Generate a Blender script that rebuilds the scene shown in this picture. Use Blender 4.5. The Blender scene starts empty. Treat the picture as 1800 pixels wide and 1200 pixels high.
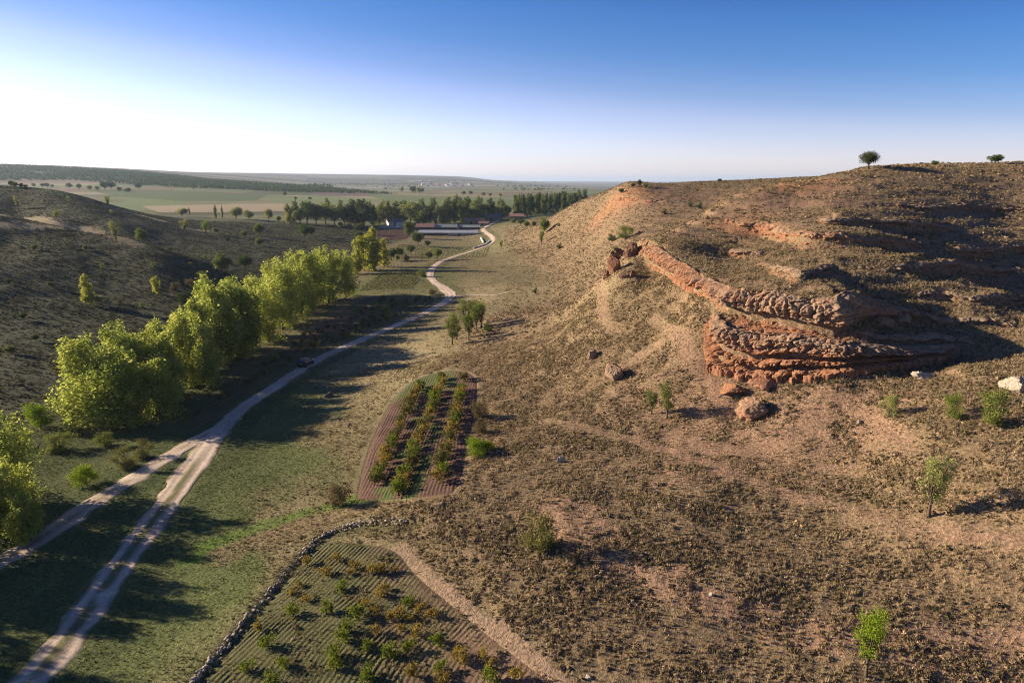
import bpy, math, random
import numpy as np

# ------------------------------------------------------------------ camera, sky, sun, exposure
SC = bpy.context.scene
COL = SC.collection
PI = math.pi
SUN_EL, SUN_AZ = math.radians(17.0), math.radians(-74.0)     # azimuth clockwise from +Y
CAM_H, PITCH, FPX = 35.0, math.radians(13.2), 1200.0          # focal length in pixels of the 1800 px wide photograph

cam_d = bpy.data.cameras.new("camera")
cam_d.sensor_width = 36.0
cam_d.lens = 24.0
cam_d.clip_start, cam_d.clip_end = 0.5, 80000.0
cam = bpy.data.objects.new("camera", cam_d)
cam.location = (0, 0, CAM_H)
cam.rotation_euler = (PI / 2 - PITCH, 0, 0)
COL.objects.link(cam)
SC.camera = cam

world = bpy.data.worlds.new("World")
SC.world = world
world.use_nodes = True
wn, wl = world.node_tree.nodes, world.node_tree.links
bg = wn["Background"]
sky = wn.new("ShaderNodeTexSky")
sky.sky_type = 'NISHITA'
sky.sun_disc = False
sky.sun_elevation = SUN_EL
sky.sun_rotation = SUN_AZ
sky.altitude = 900
sky.air_density, sky.dust_density, sky.ozone_density = 1.0, 0.6, 2.5
# the air above is deeper and bluer than the pale band at the horizon
wgeo = wn.new("ShaderNodeTexCoord")
wsep = wn.new("ShaderNodeSeparateXYZ")
wramp = wn.new("ShaderNodeValToRGB")
wmul = wn.new("ShaderNodeMix"); wmul.data_type = 'RGBA'; wmul.blend_type = 'MULTIPLY'
wmul.inputs[0].default_value = 1.0
wl.new(wgeo.outputs['Generated'], wsep.inputs[0])
wtilt = wn.new("ShaderNodeMath"); wtilt.operation = 'MULTIPLY_ADD'      # deeper blue away from the sun
wtilt.inputs[1].default_value = 0.10
wl.new(wsep.outputs['X'], wtilt.inputs[0]); wl.new(wsep.outputs['Z'], wtilt.inputs[2])
wl.new(wtilt.outputs[0], wramp.inputs[0])
er = wramp.color_ramp
er.interpolation = 'LINEAR'
for k_, (p_, c_) in enumerate([(0., (.80, .70, .92)), (.06, (.78, .66, .85)), (.11, (.60, .52, .70)), (.135, (.42, .43, .62)), (.18, (.23, .35, .57)),
                               (.227, (.15, .31, .55)), (.28, (.09, .22, .49)), (.45, (.11, .20, .38)), (1., (.11, .19, .36))]):
    e_ = er.elements[k_] if k_ == 0 else (er.elements[-1] if k_ == 8 else er.elements.new(p_))
    e_.position = p_; e_.color = (*c_, 1)
wl.new(sky.outputs[0], wmul.inputs[6])
wl.new(wramp.outputs[0], wmul.inputs[7])
wl.new(wmul.outputs[2], bg.inputs['Color'])
bg.inputs['Strength'].default_value = 0.115

sun_d = bpy.data.lights.new("sun", 'SUN')
sun_d.energy = 5.0
sun_d.angle = math.radians(0.5)
sun_d.color = (1.0, 0.83, 0.61)
sun = bpy.data.objects.new("sun", sun_d)
sv = (math.sin(SUN_AZ) * math.cos(SUN_EL), math.cos(SUN_AZ) * math.cos(SUN_EL), math.sin(SUN_EL))
sun.rotation_euler = (PI / 2 - SUN_EL, 0, PI - SUN_AZ)   # lamp shines along -Z
COL.objects.link(sun)

vs = SC.view_settings
vs.view_transform = 'Standard'
vs.look = 'None'
vs.gamma = 1.0
vs.use_curve_mapping = False
vs.exposure = 1.25
SC.render.engine = 'CYCLES'
cy = SC.cycles
cy.max_bounces = 5; cy.diffuse_bounces = 2; cy.glossy_bounces = 1; cy.transmission_bounces = 2
cy.transparent_max_bounces = 4; cy.volume_bounces = 0
cy.use_denoising = True
cy.denoising_prefilter = 'NONE'
cy.filter_width = 1.1
cy.sample_clamp_indirect = 6.0

rng = np.random.default_rng(11)
random.seed(4)

# ------------------------------------------------------------------ numeric helpers
def sstep(a, b, x):
    t = np.clip((x - a) / (b - a), 0, 1)
    return t * t * (3 - 2 * t)

def _hash(ix, iy, iz, seed):
    h = (ix.astype(np.uint32) * np.uint32(374761393) + iy.astype(np.uint32) * np.uint32(668265263)
         + iz.astype(np.uint32) * np.uint32(2147483647) + np.uint32((seed * 974711 + 12345) & 0xffffffff))
    h = (h ^ (h >> np.uint32(13))) * np.uint32(1274126177)
    h = h ^ (h >> np.uint32(16))
    return (h & np.uint32(0xffffff)).astype(np.float32) / 16777215.0

def vnoise(x, y, seed=0):
    fx, fy = np.floor(x), np.floor(y)
    ix, iy = fx.astype(np.int64), fy.astype(np.int64)
    u, v = x - fx, y - fy
    u = u * u * u * (u * (u * 6 - 15) + 10); v = v * v * v * (v * (v * 6 - 15) + 10)
    z = np.zeros_like(ix)
    a, b = _hash(ix, iy, z, seed), _hash(ix + 1, iy, z, seed)
    c, d = _hash(ix, iy + 1, z, seed), _hash(ix + 1, iy + 1, z, seed)
    return (a * (1 - u) + b * u) * (1 - v) + (c * (1 - u) + d * u) * v

def fbm(x, y, octs=4, seed=0, gain=.5, lac=2.03):
    s, a, n = 0., 1., 0.
    for o in range(octs):
        s = s + a * (vnoise(x, y, seed + o * 17) * 2 - 1)
        n += a
        x, y, a = x * lac + 13.7, y * lac + 5.1, a * gain
    return s / n

def vnoise3(x, y, z, seed=0):
    fx, fy, fz = np.floor(x), np.floor(y), np.floor(z)
    ix, iy, iz = fx.astype(np.int64), fy.astype(np.int64), fz.astype(np.int64)
    u, v, w = x - fx, y - fy, z - fz
    u = u * u * (3 - 2 * u); v = v * v * (3 - 2 * v); w = w * w * (3 - 2 * w)
    r = 0.
    for k in (0, 1):
        a, b = _hash(ix, iy, iz + k, seed), _hash(ix + 1, iy, iz + k, seed)
        c, d = _hash(ix, iy + 1, iz + k, seed), _hash(ix + 1, iy + 1, iz + k, seed)
        p = (a * (1 - u) + b * u) * (1 - v) + (c * (1 - u) + d * u) * v
        r = r + p * (w if k else 1 - w)
    return r

def fbm3(x, y, z, octs=4, seed=0, gain=.5):
    s, a, n = 0., 1., 0.
    for o in range(octs):
        s = s + a * (vnoise3(x, y, z, seed + o * 31) * 2 - 1)
        n += a
        x, y, z, a = x * 2.03 + 3.1, y * 2.03 + 7.7, z * 2.03 + 1.3, a * gain
    return s / n

def worley3(x, y, z, seed=0):
    """per-point random value of the nearest cell, and how near the joint between two cells is"""
    fx, fy, fz = np.floor(x), np.floor(y), np.floor(z)
    b1 = np.full(x.shape, 9.); b2 = np.full(x.shape, 9.); val = np.zeros(x.shape)
    for i in (-1, 0, 1):
        for j in (-1, 0, 1):
            for k in (-1, 0, 1):
                ix, iy, iz = (fx + i).astype(np.int64), (fy + j).astype(np.int64), (fz + k).astype(np.int64)
                d = np.sqrt((fx + i + _hash(ix, iy, iz, seed) - x) ** 2 + (fy + j + _hash(ix, iy, iz, seed + 1) - y) ** 2 + (fz + k + _hash(ix, iy, iz, seed + 2) - z) ** 2)
                w = d < b1
                b2 = np.where(w, b1, np.minimum(b2, d))
                val = np.where(w, _hash(ix, iy, iz, seed + 3), val)
                b1 = np.where(w, d, b1)
    return val, b2 - b1

CP_, SP_ = math.cos(PITCH), math.sin(PITCH)
def ray(px, py):
    """direction (x, y, z) of a sight line with unit forward component"""
    a, b = (px - 900) / FPX, (py - 600) / FPX
    fwd, down = CP_ - b * SP_, SP_ + b * CP_
    return a / fwd, 1.0, -down / fwd

def P(px, py, Y):
    r = ray(px, py)
    return (r[0] * Y, Y, CAM_H + r[2] * Y)

def Z(px, py, z):
    r = ray(px, py)
    t = (z - CAM_H) / r[2]
    return (r[0] * t, t, z)

# ------------------------------------------------------------------ terrain: heights
ctrl = []
for px, py, z in [
    (30,1190,0),(230,960,0),(385,755,0),(550,635,0),(700,572,.3),(800,522,.6),(758,490,.3),(800,452,.3),(868,425,.3),(850,402,.5),
    (0,985,-.3),(150,895,-.4),(290,805,-.2),(170,745,-1),(330,670,-1),(440,610,-1),(610,520,-1),(650,470,-.5),
    (600,580,-.3),(680,500,0),(720,430,0),(640,410,0),(560,402,2),(500,830,.6),(420,1000,.5),(300,1150,.4),(620,720,1.2),(640,650,1.0),
    (625,875,2.0),(700,690,2.6),(840,660,5),(805,855,4.8),(740,760,3.2),(560,950,1.5),(345,1200,1.0),(640,1050,1.9),(720,985,2.6),
    (1000,1210,3.0),(830,1080,2.8),(705,900,3.3),(760,920,4.0),(940,960,4.8),(1000,905,5.8),(1200,1040,5.0),(1450,1110,4.7),
    (1400,850,7.4),(1200,850,7.1),(1000,760,6.0),(1000,660,7.5),(900,620,6),(900,560,5),(900,500,2.2),(900,440,2.8),(820,480,.8),
    (50,600,2),(0,700,.3),(380,485,1.5),(450,420,3),(400,450,2),(520,425,1.5),
    (300,350,10),(500,345,10),(700,345,8),(900,340,8),(300,372,8),(500,368,6),(100,347,12),(640,395,1),(800,392,1),(1000,345,8),
    (800,330,4),(600,328,8)]:
    ctrl.append(Z(px, py, z))
for px, py, Y in [
    (1520,1180,37.6),(1630,910,50.5),(1800,1190,37),(1800,900,47.5),(1800,700,62),(1800,600,78),(1800,500,103),(1800,400,128),(1800,330,148),(1800,287,165),
    (1165,740,76),(1060,620,97),(1000,560,122),(1100,540,108),(1180,560,97),(1200,640,85),(1600,780,60),(1500,760,66),
    (1600,700,67),(1700,640,72),(1700,540,88),(1600,480,98),(1600,400,120),(1600,330,145),(1600,295,163),
    (1525,297,165),(1420,316,168),(1350,325,160),(1280,347,150),(1450,400,115),(1400,350,140),(1350,400,124),
    (1200,395,142),(1260,450,113),(1350,470,101),(1450,470,98),
    (1000,480,230),(1100,440,200),(1240,365,240),(1180,390,225),(1000,365,350),(1090,325,300),(1230,320,310),(1420,313,300),(1150,323,305),(1120,324,335),(1190,322,345),(1150,325,380),(1300,317,340),(1090,355,272),
    (950,420,330),(1050,380,290),(900,395,480),(980,375,400),(1030,350,370),
    (150,520,188),(0,560,160),(100,400,280),(0,380,260),(220,420,265),(300,450,240),(200,480,215),(0,470,200),(0,430,230),
    (100,392,340),(200,397,345),(190,365,420),(90,340,420),(0,337,420),(280,390,420),(330,402,410),(30,370,390),
    (0,292,2600),(150,297,2800),(300,304,3200),(0,312,1900),(200,312,2000),(400,321,2100),(560,331,2000),(0,326,1500),(300,302,7000),
    (420,305,9000),(600,306,9000),(740,309,9000),(830,313,9000),(870,318,9500),(1000,319,20000),(1150,320,20000)]:
    ctrl.append(P(px, py, Y))
# the cliff: brow and foot of the cap rock, then of the lower strata
CAP_BROW = [P(*q) for q in [(1128,418,125),(1150,430,120),(1190,460,108),(1225,480,100),(1255,500,93),(1285,512,88),(1330,516,85.5),(1375,520,83.2),
                            (1430,525,80.8),(1470,524,79.5),(1500,518,81),(1535,530,85),(1580,541,86.5),(1650,552,87.5)]]
CAP_FOOT = [P(*q) for q in [(1124,446,124),(1150,470,118),(1182,487,107),(1219,504,99),(1252,524,92.2),(1280,552,87.0),(1328,563,84.6),(1375,567,82.4),
                            (1430,576,80.0),(1472,590,78.5),(1506,572,80),(1540,566,83.5),(1582,560,85.5),(1650,560,87)]]
LOW_BROW = [P(*q) for q in [(1257,548,88.5),(1260,563,86),(1275,578,83.6),(1305,588,82),(1343,594,80.5),(1400,592,78.5),(1484,605,75.8),(1540,610,76.5),(1600,610,78),(1690,606,79)]]
LOW_FOOT = [P(*q) for q in [(1238,570,88),(1238,610,85.5),(1250,645,82.8),(1278,656,80.6),(1340,664,77.8),(1400,664,75.6),(1484,655,73.4),(1540,648,74),(1600,636,75.8),(1690,618,78)]]
CLIFFS = [(np.array(CAP_BROW), np.array(CAP_FOOT)), (np.array(LOW_BROW), np.array(LOW_FOOT))]

def cliff_step(x, y):
    """the sharp part of the hill's height at the two rock faces"""
    x = np.asarray(x, float); y = np.asarray(y, float)
    out = np.zeros(x.shape)
    for bw, ft in CLIFFS:
        mid = bw * .8 + ft * .2; amp = bw[:, 2] - ft[:, 2]
        lo, hi = mid.min(0)[:2] - 26, mid.max(0)[:2] + 26
        m = (x > lo[0]) & (x < hi[0]) & (y > lo[1]) & (y < hi[1])
        xs, ys = x[m], y[m]
        best = np.full(xs.shape, 1e9); sg = np.zeros(xs.shape); am = np.zeros(xs.shape); per = np.zeros(xs.shape)
        for k in range(len(mid) - 1):
            d = mid[k + 1, :2] - mid[k, :2]; L = np.hypot(*d)
            tr = ((xs - mid[k, 0]) * d[0] + (ys - mid[k, 1]) * d[1]) / L ** 2
            t = np.clip(tr, 0, 1)
            ex, ey = xs - mid[k, 0] - t * d[0], ys - mid[k, 1] - t * d[1]
            cr = (d[0] * (ys - mid[k, 1]) - d[1] * (xs - mid[k, 0])) / L
            e = np.hypot(ex, ey); w = (e < best - 1e-7) | ((e < best + 1e-7) & (np.abs(cr) > per))
            best = np.where(w, e, best); sg = np.where(w, np.sign(cr), sg); per = np.where(w, np.abs(cr), per)
            past = (np.maximum(0, -tr) * (k == 0) + np.maximum(0, tr - 1) * (k == len(mid) - 2)) * L
            am = np.where(w, (amp[k] * (1 - t) + amp[k + 1] * t) * np.exp(-past / 1.5), am)
        out[m] += .5 * am * np.tanh(sg * best / .45) * np.exp(-best / 6.0)
    return out

def off_line(a, b, k):
    """points k metres beyond line a, seen from line b"""
    d = a[:, :2] - b[:, :2]; d /= np.linalg.norm(d, axis=1)[:, None]
    q = a.copy(); q[:, :2] += d * k
    return q
for bw, ft in CLIFFS:
    fl = off_line(ft, bw, .3); fl[:, 2] -= .55
    for q in (off_line(bw, ft, .6), fl):
        ctrl += [tuple(v) for v in q] + [tuple(v) for v in (q[:-1] + q[1:]) / 2]
bk = off_line(CLIFFS[0][0], CLIFFS[0][1], 4.0); bk[:, 2] += .75
ctrl += [tuple(v) for v in bk[1:-1]]
for px, py, Y in [(1310,700,76.5),(1400,692,73.5),(1500,692,71),(1230,600,87),(1190,540,100),(1150,500,110),(1100,480,117)]:
    ctrl.append(P(px, py, Y))
ctrl += [(0,-60,2),(-60,-40,0),(60,-40,9),(0,-400,10),(-300,0,25),(300,0,45),(-130,40,6),(-75,60,-.5),(-70,30,-.5),(-105,95,1.5),
         (120,60,34),(130,190,39),(220,260,39),(75,205,29),(33,165,14.5),(46,186,18.5),(25,195,9),(58,196,23),(21,150,12),(70,440,24),(110,600,14),(320,700,34),(300,330,40),(60,520,12),
         (-205,320,9),(-160,298,5.5),(-245,332,15),(-130,275,5),(-300,560,10),(-420,700,9),(-2600,-900,60),(2600,-900,60),(2600,1500,60),(-9000,-9000,150),(9000,-9000,150),
         (24000,16000,60),(-24000,16000,150),(0,28000,40),(14000,26000,60),(-12000,26000,120),(6000,9000,10),(0,-25000,100),(25000,-8000,100),(-25000,-8000,100),
         (3000,5000,10),(1500,2500,12)]
ctrl = np.array(ctrl, float)

def warp(x, y):
    r = np.hypot(x, y) + 1e-9
    l = np.log1p(r / 60.0) / r
    return x * l, y * l

def _tps(d2):
    return d2 * np.log(d2 + 1e-12)

wx, wy = warp(ctrl[:, 0], ctrl[:, 1])
nC = len(ctrl)
A = np.zeros((nC + 3, nC + 3))
A[:nC, :nC] = _tps((wx[:, None] - wx[None]) ** 2 + (wy[:, None] - wy[None]) ** 2) + np.eye(nC) * 2e-4
A[:nC, nC] = 1; A[:nC, nC + 1] = wx; A[:nC, nC + 2] = wy
A[nC:, :nC] = A[:nC, nC:].T
SOL = np.linalg.solve(A, np.concatenate([ctrl[:, 2] - cliff_step(ctrl[:, 0], ctrl[:, 1]), np.zeros(3)]))

def tps_eval(x, y):
    sh = x.shape
    x, y = x.ravel(), y.ravel()
    out = np.empty(x.size, np.float32)
    for i in range(0, x.size, 40000):
        u, v = warp(x[i:i + 40000], y[i:i + 40000])
        d2 = ((u[:, None] - wx[None]) ** 2 + (v[:, None] - wy[None]) ** 2).astype(np.float32)
        out[i:i + 40000] = (d2 * np.log(d2 + 1e-12)) @ SOL[:nC].astype(np.float32) + SOL[nC] + SOL[nC + 1] * u + SOL[nC + 2] * v
    return out.reshape(sh)

NR = 1060
RR = 6.0 * np.exp(np.linspace(0, math.log(34000 / 6.0), NR))
FINE = math.radians(49)
TH = np.concatenate([np.linspace(-FINE, FINE, 860), np.linspace(FINE, 2 * PI - FINE, 90)[1:]])   # azimuth from +Y, clockwise
NT = len(TH)
LR0, LRS = math.log(RR[0]), math.log(RR[1] / RR[0])
GX = RR[:, None] * np.sin(TH)[None]
GY = RR[:, None] * np.cos(TH)[None]
# the smooth base on every second ring and bearing, filled in between
sub = tps_eval(GX[::2, ::2], GY[::2, ::2]).astype(float)
HB = np.empty((NR, NT))
HB[::2, ::2] = sub
half = (sub[:-1] + sub[1:]) / 2
HB[1:-1:2, ::2] = half[:HB[1:-1:2, ::2].shape[0]]
if NR % 2 == 0:
    HB[-1] = HB[-2]
cs = HB[:, ::2]
m = HB[:, 1::2].shape[1]
HB[:, 1::2] = (cs[:, :m] + np.roll(cs, -1, axis=1)[:, :m]) / 2

HB += cliff_step(GX, GY)
H = HB.copy()
def look(F, x, y):
    """bilinear look-up of a grid over the ground at world x, y"""
    x = np.asarray(x, float); y = np.asarray(y, float)
    r = np.hypot(x, y)
    fi = np.clip((np.log(np.maximum(r, RR[0])) - LR0) / LRS, 0, NR - 1.001)
    t = np.arctan2(x, y)
    t = np.where(t < -FINE, t + 2 * PI, t)
    fj = np.interp(t, np.append(TH, TH[0] + 2 * PI), np.arange(NT + 1))
    i, j = fi.astype(int), fj.astype(int) % NT
    u, v = fi - i, fj - np.floor(fj)
    k = (j + 1) % NT
    return (F[i, j] * (1 - v) + F[i, k] * v) * (1 - u) + (F[i + 1, j] * (1 - v) + F[i + 1, k] * v) * u

def hgt(x, y):
    return look(H, x, y)

TT = np.exp(np.linspace(math.log(20), math.log(28000), 5000))
def hit(px, py):
    """the ground point seen at a pixel of the photograph"""
    r = ray(px, py)
    d = CAM_H + r[2] * TT - hgt(r[0] * TT, TT)
    w = np.nonzero(d < 0)[0]
    if len(w):
        i = max(w[0], 1)
        t = TT[i - 1] + (TT[i] - TT[i - 1]) * d[i - 1] / (d[i - 1] - d[i])
    else:
        near = TT < 900
        i = int(np.argmin(np.where(near, d / TT, 9)))
        t = TT[i]
    x, y = r[0] * t, t
    return np.array([x, y, float(hgt(x, y))])

def hits(pts):
    return np.array([hit(*p) for p in pts])

def smooth_line(pts, step=1.0, closed=False):
    pts = np.asarray(pts, float)
    q = np.vstack([2 * pts[0] - pts[1], pts, 2 * pts[-1] - pts[-2]])
    out = []
    for i in range(1, len(q) - 2):
        p0, p1, p2, p3 = q[i - 1], q[i], q[i + 1], q[i + 2]
        n = max(2, int(np.linalg.norm(p2 - p1) / step))
        t = np.linspace(0, 1, n, endpoint=False)[:, None]
        out.append(.5 * ((2 * p1) + (-p0 + p2) * t + (2 * p0 - 5 * p1 + 4 * p2 - p3) * t ** 2 + (-p0 + 3 * p1 - 3 * p2 + p3) * t ** 3))
    out.append(q[-2][None])
    return np.vstack(out)

NEAR = int(np.searchsorted(RR, 900))      # rings that can hold near detail
NX, NY = GX[:NEAR], GY[:NEAR]
def line_dist(line, reach, X=None, Y=None, signed=False, arc=False):
    """distance from ground points to a polyline (only worked out near it)"""
    X = NX if X is None else X; Y = NY if Y is None else Y
    best = np.full(X.shape, 1e9); sg = np.zeros(X.shape); ar = np.zeros(X.shape)
    lo, hi = line.min(0)[:2] - reach, line.max(0)[:2] + reach
    m = (X > lo[0]) & (X < hi[0]) & (Y > lo[1]) & (Y < hi[1])
    x, y = X[m], Y[m]
    b = np.full(x.shape, 1e9); s = np.zeros(x.shape); al = np.zeros(x.shape); pp = np.zeros(x.shape); acc = 0.
    for p, q in zip(line[:-1], line[1:]):
        d = q[:2] - p[:2]; L = float(np.hypot(*d)) + 1e-9
        t = np.clip(((x - p[0]) * d[0] + (y - p[1]) * d[1]) / L ** 2, 0, 1)
        ex, ey = x - p[0] - t * d[0], y - p[1] - t * d[1]
        e = np.hypot(ex, ey)
        cr = (d[0] * (y - p[1]) - d[1] * (x - p[0])) / L
        w = (e < b - 1e-7) | ((e < b + 1e-7) & (np.abs(cr) > pp))
        pp = np.where(w, np.abs(cr), pp)
        b = np.where(w, e, b); s = np.where(w, np.sign(cr), s); al = np.where(w, acc + t * L, al)
        acc += L
    best[m] = b; sg[m] = s; ar[m] = al
    r = [best]
    if signed: r.append(sg)
    if arc: r.append(ar)
    return r[0] if len(r) == 1 else r

def in_poly(poly, X, Y):
    ins = np.zeros(X.shape, bool)
    n = len(poly)
    for i in range(n):
        x1, y1 = poly[i][:2]; x2, y2 = poly[(i + 1) % n][:2]
        if y1 == y2: continue
        c = ((y1 > Y) != (y2 > Y)) & (X < (x2 - x1) * (Y - y1) / (y2 - y1) + x1)
        ins ^= c
    return ins

# ---- lines and plots on the ground, read once on the smooth base
ROAD = smooth_line(hits([(-60,1290),(60,1190),(150,1080),(230,968),(300,875),(350,806),(385,757),(430,715),(490,675),(550,637),(620,604),(700,571),
                         (760,544),(792,522),(783,508),(762,494),(757,478),(772,462),(800,451),(840,438),(864,427),(866,418),(853,408),(850,402),(862,395),(876,388)]), 1.0)
BRANCH = smooth_line(hits([(398,745),(350,771),(290,806),(220,850),(150,894),(70,948),(0,988),(-120,1060)]), .7)
SPUR = smooth_line(hits([(802,521),(835,519),(868,519),(895,514)]), 1.0)
FIELD_TRACK = smooth_line(hits([(700,965),(730,1000),(790,1050),(850,1095),(920,1150),(1000,1215),(1060,1260)]), .6)
HILL_PATH = smooth_line(hits([(985,898),(1040,940),(1090,985),(1150,1015),(1230,1050),(1330,1085),(1430,1108),(1560,1130),(1800,1150)]), .6)
TILLED = smooth_line(hits([(395,972),(460,948),(540,920),(620,900),(690,892),(780,893),(900,890),(1000,900)]), .6)
PLOT_MID = smooth_line(hits([(622,880),(640,805),(668,738),(698,692),(735,664),(790,650),(832,657),(842,690),(828,770),(808,855),(765,872),(700,879),(622,880)]), .6)
PLOT_LOW = smooth_line(hits([(300,1235),(345,1195),(415,1115),(480,1040),(535,975),(570,948),(640,950),(700,965),(740,1010),(800,1060),(900,1140),(1000,1215),(1040,1260),(700,1290),(300,1235)]), .8)
PLOT_LEFT = smooth_line(hits([(335,765),(300,745),(350,715),(430,665),(500,615),(570,565),(640,525),(720,515),(765,525),(735,545),(640,585),(560,615),(500,655),(430,700),(335,765)]), 1.5)
PLOT_RED = hits([(655,421),(657,403),(712,403),(714,420)])
WALL_LINE = smooth_line(hits([(325,1215),(380,1150),(440,1080),(500,1010),(545,960),(575,938),(620,922),(670,915),(712,915)]), .35)

# ---- ledges that step the hill: ground line (photo points), height, how far the rock stands out
LEDGES = [
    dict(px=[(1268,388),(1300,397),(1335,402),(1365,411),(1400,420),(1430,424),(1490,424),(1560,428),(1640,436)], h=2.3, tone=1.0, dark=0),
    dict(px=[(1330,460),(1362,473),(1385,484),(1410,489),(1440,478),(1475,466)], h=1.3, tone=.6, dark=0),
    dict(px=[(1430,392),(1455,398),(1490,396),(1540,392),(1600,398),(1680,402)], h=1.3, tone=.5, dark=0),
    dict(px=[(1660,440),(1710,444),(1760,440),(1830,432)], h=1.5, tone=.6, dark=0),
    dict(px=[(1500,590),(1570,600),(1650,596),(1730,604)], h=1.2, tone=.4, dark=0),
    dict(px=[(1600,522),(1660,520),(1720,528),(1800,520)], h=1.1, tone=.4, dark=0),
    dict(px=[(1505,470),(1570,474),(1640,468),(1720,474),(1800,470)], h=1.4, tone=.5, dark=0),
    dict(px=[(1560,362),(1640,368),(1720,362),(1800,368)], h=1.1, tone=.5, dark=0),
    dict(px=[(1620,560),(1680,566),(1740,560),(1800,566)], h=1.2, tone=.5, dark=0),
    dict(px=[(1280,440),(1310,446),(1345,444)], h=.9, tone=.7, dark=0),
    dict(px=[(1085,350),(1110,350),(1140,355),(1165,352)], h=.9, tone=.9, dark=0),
]
for L in LEDGES:
    L['line'] = smooth_line(hits(L['px']), .8)

# ---- relief on top of the base
d_road = line_dist(ROAD, 30); d_branch = line_dist(BRANCH, 20); d_spur = line_dist(SPUR, 10)
d_ftrack, a_ftrack = line_dist(FIELD_TRACK, 12, arc=True); d_hpath = line_dist(HILL_PATH, 14)
d_till, s_till = line_dist(TILLED, 14, signed=True)
d_wall, s_wall = line_dist(WALL_LINE, 12, signed=True)
in_mid, in_low, in_left = (in_poly(p, NX, NY) for p in (PLOT_MID, PLOT_LOW, PLOT_LEFT))
in_red = in_poly(PLOT_RED, NX, NY)
e_mid, e_low, e_left = line_dist(PLOT_MID, 6), line_dist(PLOT_LOW, 6), line_dist(PLOT_LEFT, 8)
flat = np.minimum(np.minimum(sstep(2.2, 5.0, d_road), sstep(1.8, 4.0, d_branch)), sstep(.8, 2.0, d_spur))
plot = np.maximum.reduce([np.where(in_mid, 1., sstep(1.0, 0, e_mid)), np.where(in_low, 1., sstep(1.0, 0, e_low)), np.where(in_left, 1., sstep(1.5, 0, e_left))])
calm = flat * (1 - .92 * plot)
R_ = np.hypot(NX, NY)
HN = H[:NEAR]
slope_r = np.clip((HN + .5) / 4.0, .12, 1)
hill_right = sstep(-30, 0, NX) * sstep(1.2, 4.5, HN) * sstep(520, 380, NY)
hill_left = sstep(-64, -78, NX) * sstep(600, 500, NY) * (NY > 20)
rel = .16 * fbm(NX / 3.1, NY / 3.1, 4, 3) + .07 * fbm(NX / .8, NY / .8, 2, 9) * (R_ < 220)
gully = fbm(NX / 17, NY / 17, 3, 21)
rel = rel + hill_right * (.3 * gully - .28 * np.abs(fbm(NX / 9, NY / 14, 2, 33))) + hill_left * .9 * fbm(NX / 24, NY / 24, 4, 41)
H[:NEAR] += rel * slope_r * calm
# narrow terraces that run along the contours of the right-hand hill
zt = H[:NEAR] + .9 * fbm(NX / 14, NY / 14, 3, 61)
ta = hill_right * calm * (.25 + .33 * sstep(13, 17, HN) * sstep(18, 30, NX) * sstep(190, 160, NY))
H[:NEAR] += ta * (1.7 / (2 * PI)) * np.sin(zt * 2 * PI / 1.7)
riser = hill_right * np.clip(np.cos(zt * 2 * PI / 1.7), 0, 1) ** 3 * sstep(13, 17, HN) * sstep(18, 30, NX)
# steps in the hill at each ledge
for L in LEDGES:
    d, s, a = line_dist(L['line'], 26, signed=True, arc=True)
    tot = np.sum(np.hypot(*(np.diff(L['line'][:, :2], axis=0).T)))
    amp = L['h'] * np.clip(np.minimum(a, tot - a) / (tot * .22), 0, 1) * (d < 1e8)
    sd = d * s
    H[:NEAR] += np.where(d < 1e8, .5 * amp * np.tanh(sd / .5) * np.exp(-d / 7.0), 0)
# the lower vine plot is cut a little into the bank behind its wall
H[:NEAR] += np.where(d_wall < 1e8, .24 * np.tanh(s_wall * d_wall / .5) * np.exp(-d_wall / 3.0), 0)
# far country: low waves and steps in the plain
far = sstep(900, 2200, np.hypot(GX, GY))
H += far * (7 * fbm(GX / 700, GY / 700, 4, 51) + 9 * fbm(GX / 2600, GY / 2600, 3, 57))

# ------------------------------------------------------------------ meshes and materials
def mesh_np(name, V, F, mats, parent=None, attrs=None, flat_shade=False, mat_idx=None, link=True):
    """V (n,3); F: list of (m,k) index arrays"""
    me = bpy.data.meshes.new(name)
    F = [np.asarray(f, np.int32) for f in (F if isinstance(F, list) else [F]) if len(f)]
    V = np.asarray(V, np.float32)
    me.vertices.add(len(V)); me.vertices.foreach_set('co', V.ravel())
    loops = np.concatenate([f.ravel() for f in F])
    starts, acc = [], 0
    for f in F:
        starts.append(acc + np.arange(len(f), dtype=np.int32) * f.shape[1]); acc += f.size
    starts = np.concatenate(starts)
    me.loops.add(len(loops)); me.loops.foreach_set('vertex_index', loops)
    me.polygons.add(len(starts)); me.polygons.foreach_set('loop_start', starts)
    for mt in (mats if isinstance(mats, (list, tuple)) else [mats]):
        me.materials.append(mt)
    if mat_idx is not None:
        me.polygons.foreach_set('material_index', np.asarray(mat_idx, np.int32))
    me.update(calc_edges=True)
    for k, a in (attrs or {}).items():
        a = np.asarray(a, np.float32)
        if a.ndim == 1:
            at = me.attributes.new(k, 'FLOAT', 'POINT'); at.data.foreach_set('value', a)
        else:
            if a.shape[1] == 3: a = np.concatenate([a, np.ones((len(a), 1), np.float32)], 1)
            at = me.attributes.new(k, 'FLOAT_COLOR', 'POINT'); at.data.foreach_set('color', a.ravel())
    if flat_shade: me.shade_flat()
    ob = bpy.data.objects.new(name, me)
    if link: COL.objects.link(ob)
    if parent is not None: ob.parent = parent
    return ob

def tag(o, label=None, cat=None, group=None, kind=None):
    if label: o['label'] = label
    if cat: o['category'] = cat
    if group: o['group'] = group
    if kind: o['kind'] = kind
    return o

def empty(name, loc, rz=0):
    o = bpy.data.objects.new(name, None)
    o.empty_display_size = .3
    o.location = loc; o.rotation_euler = (0, 0, rz)
    COL.objects.link(o)
    return o

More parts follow.
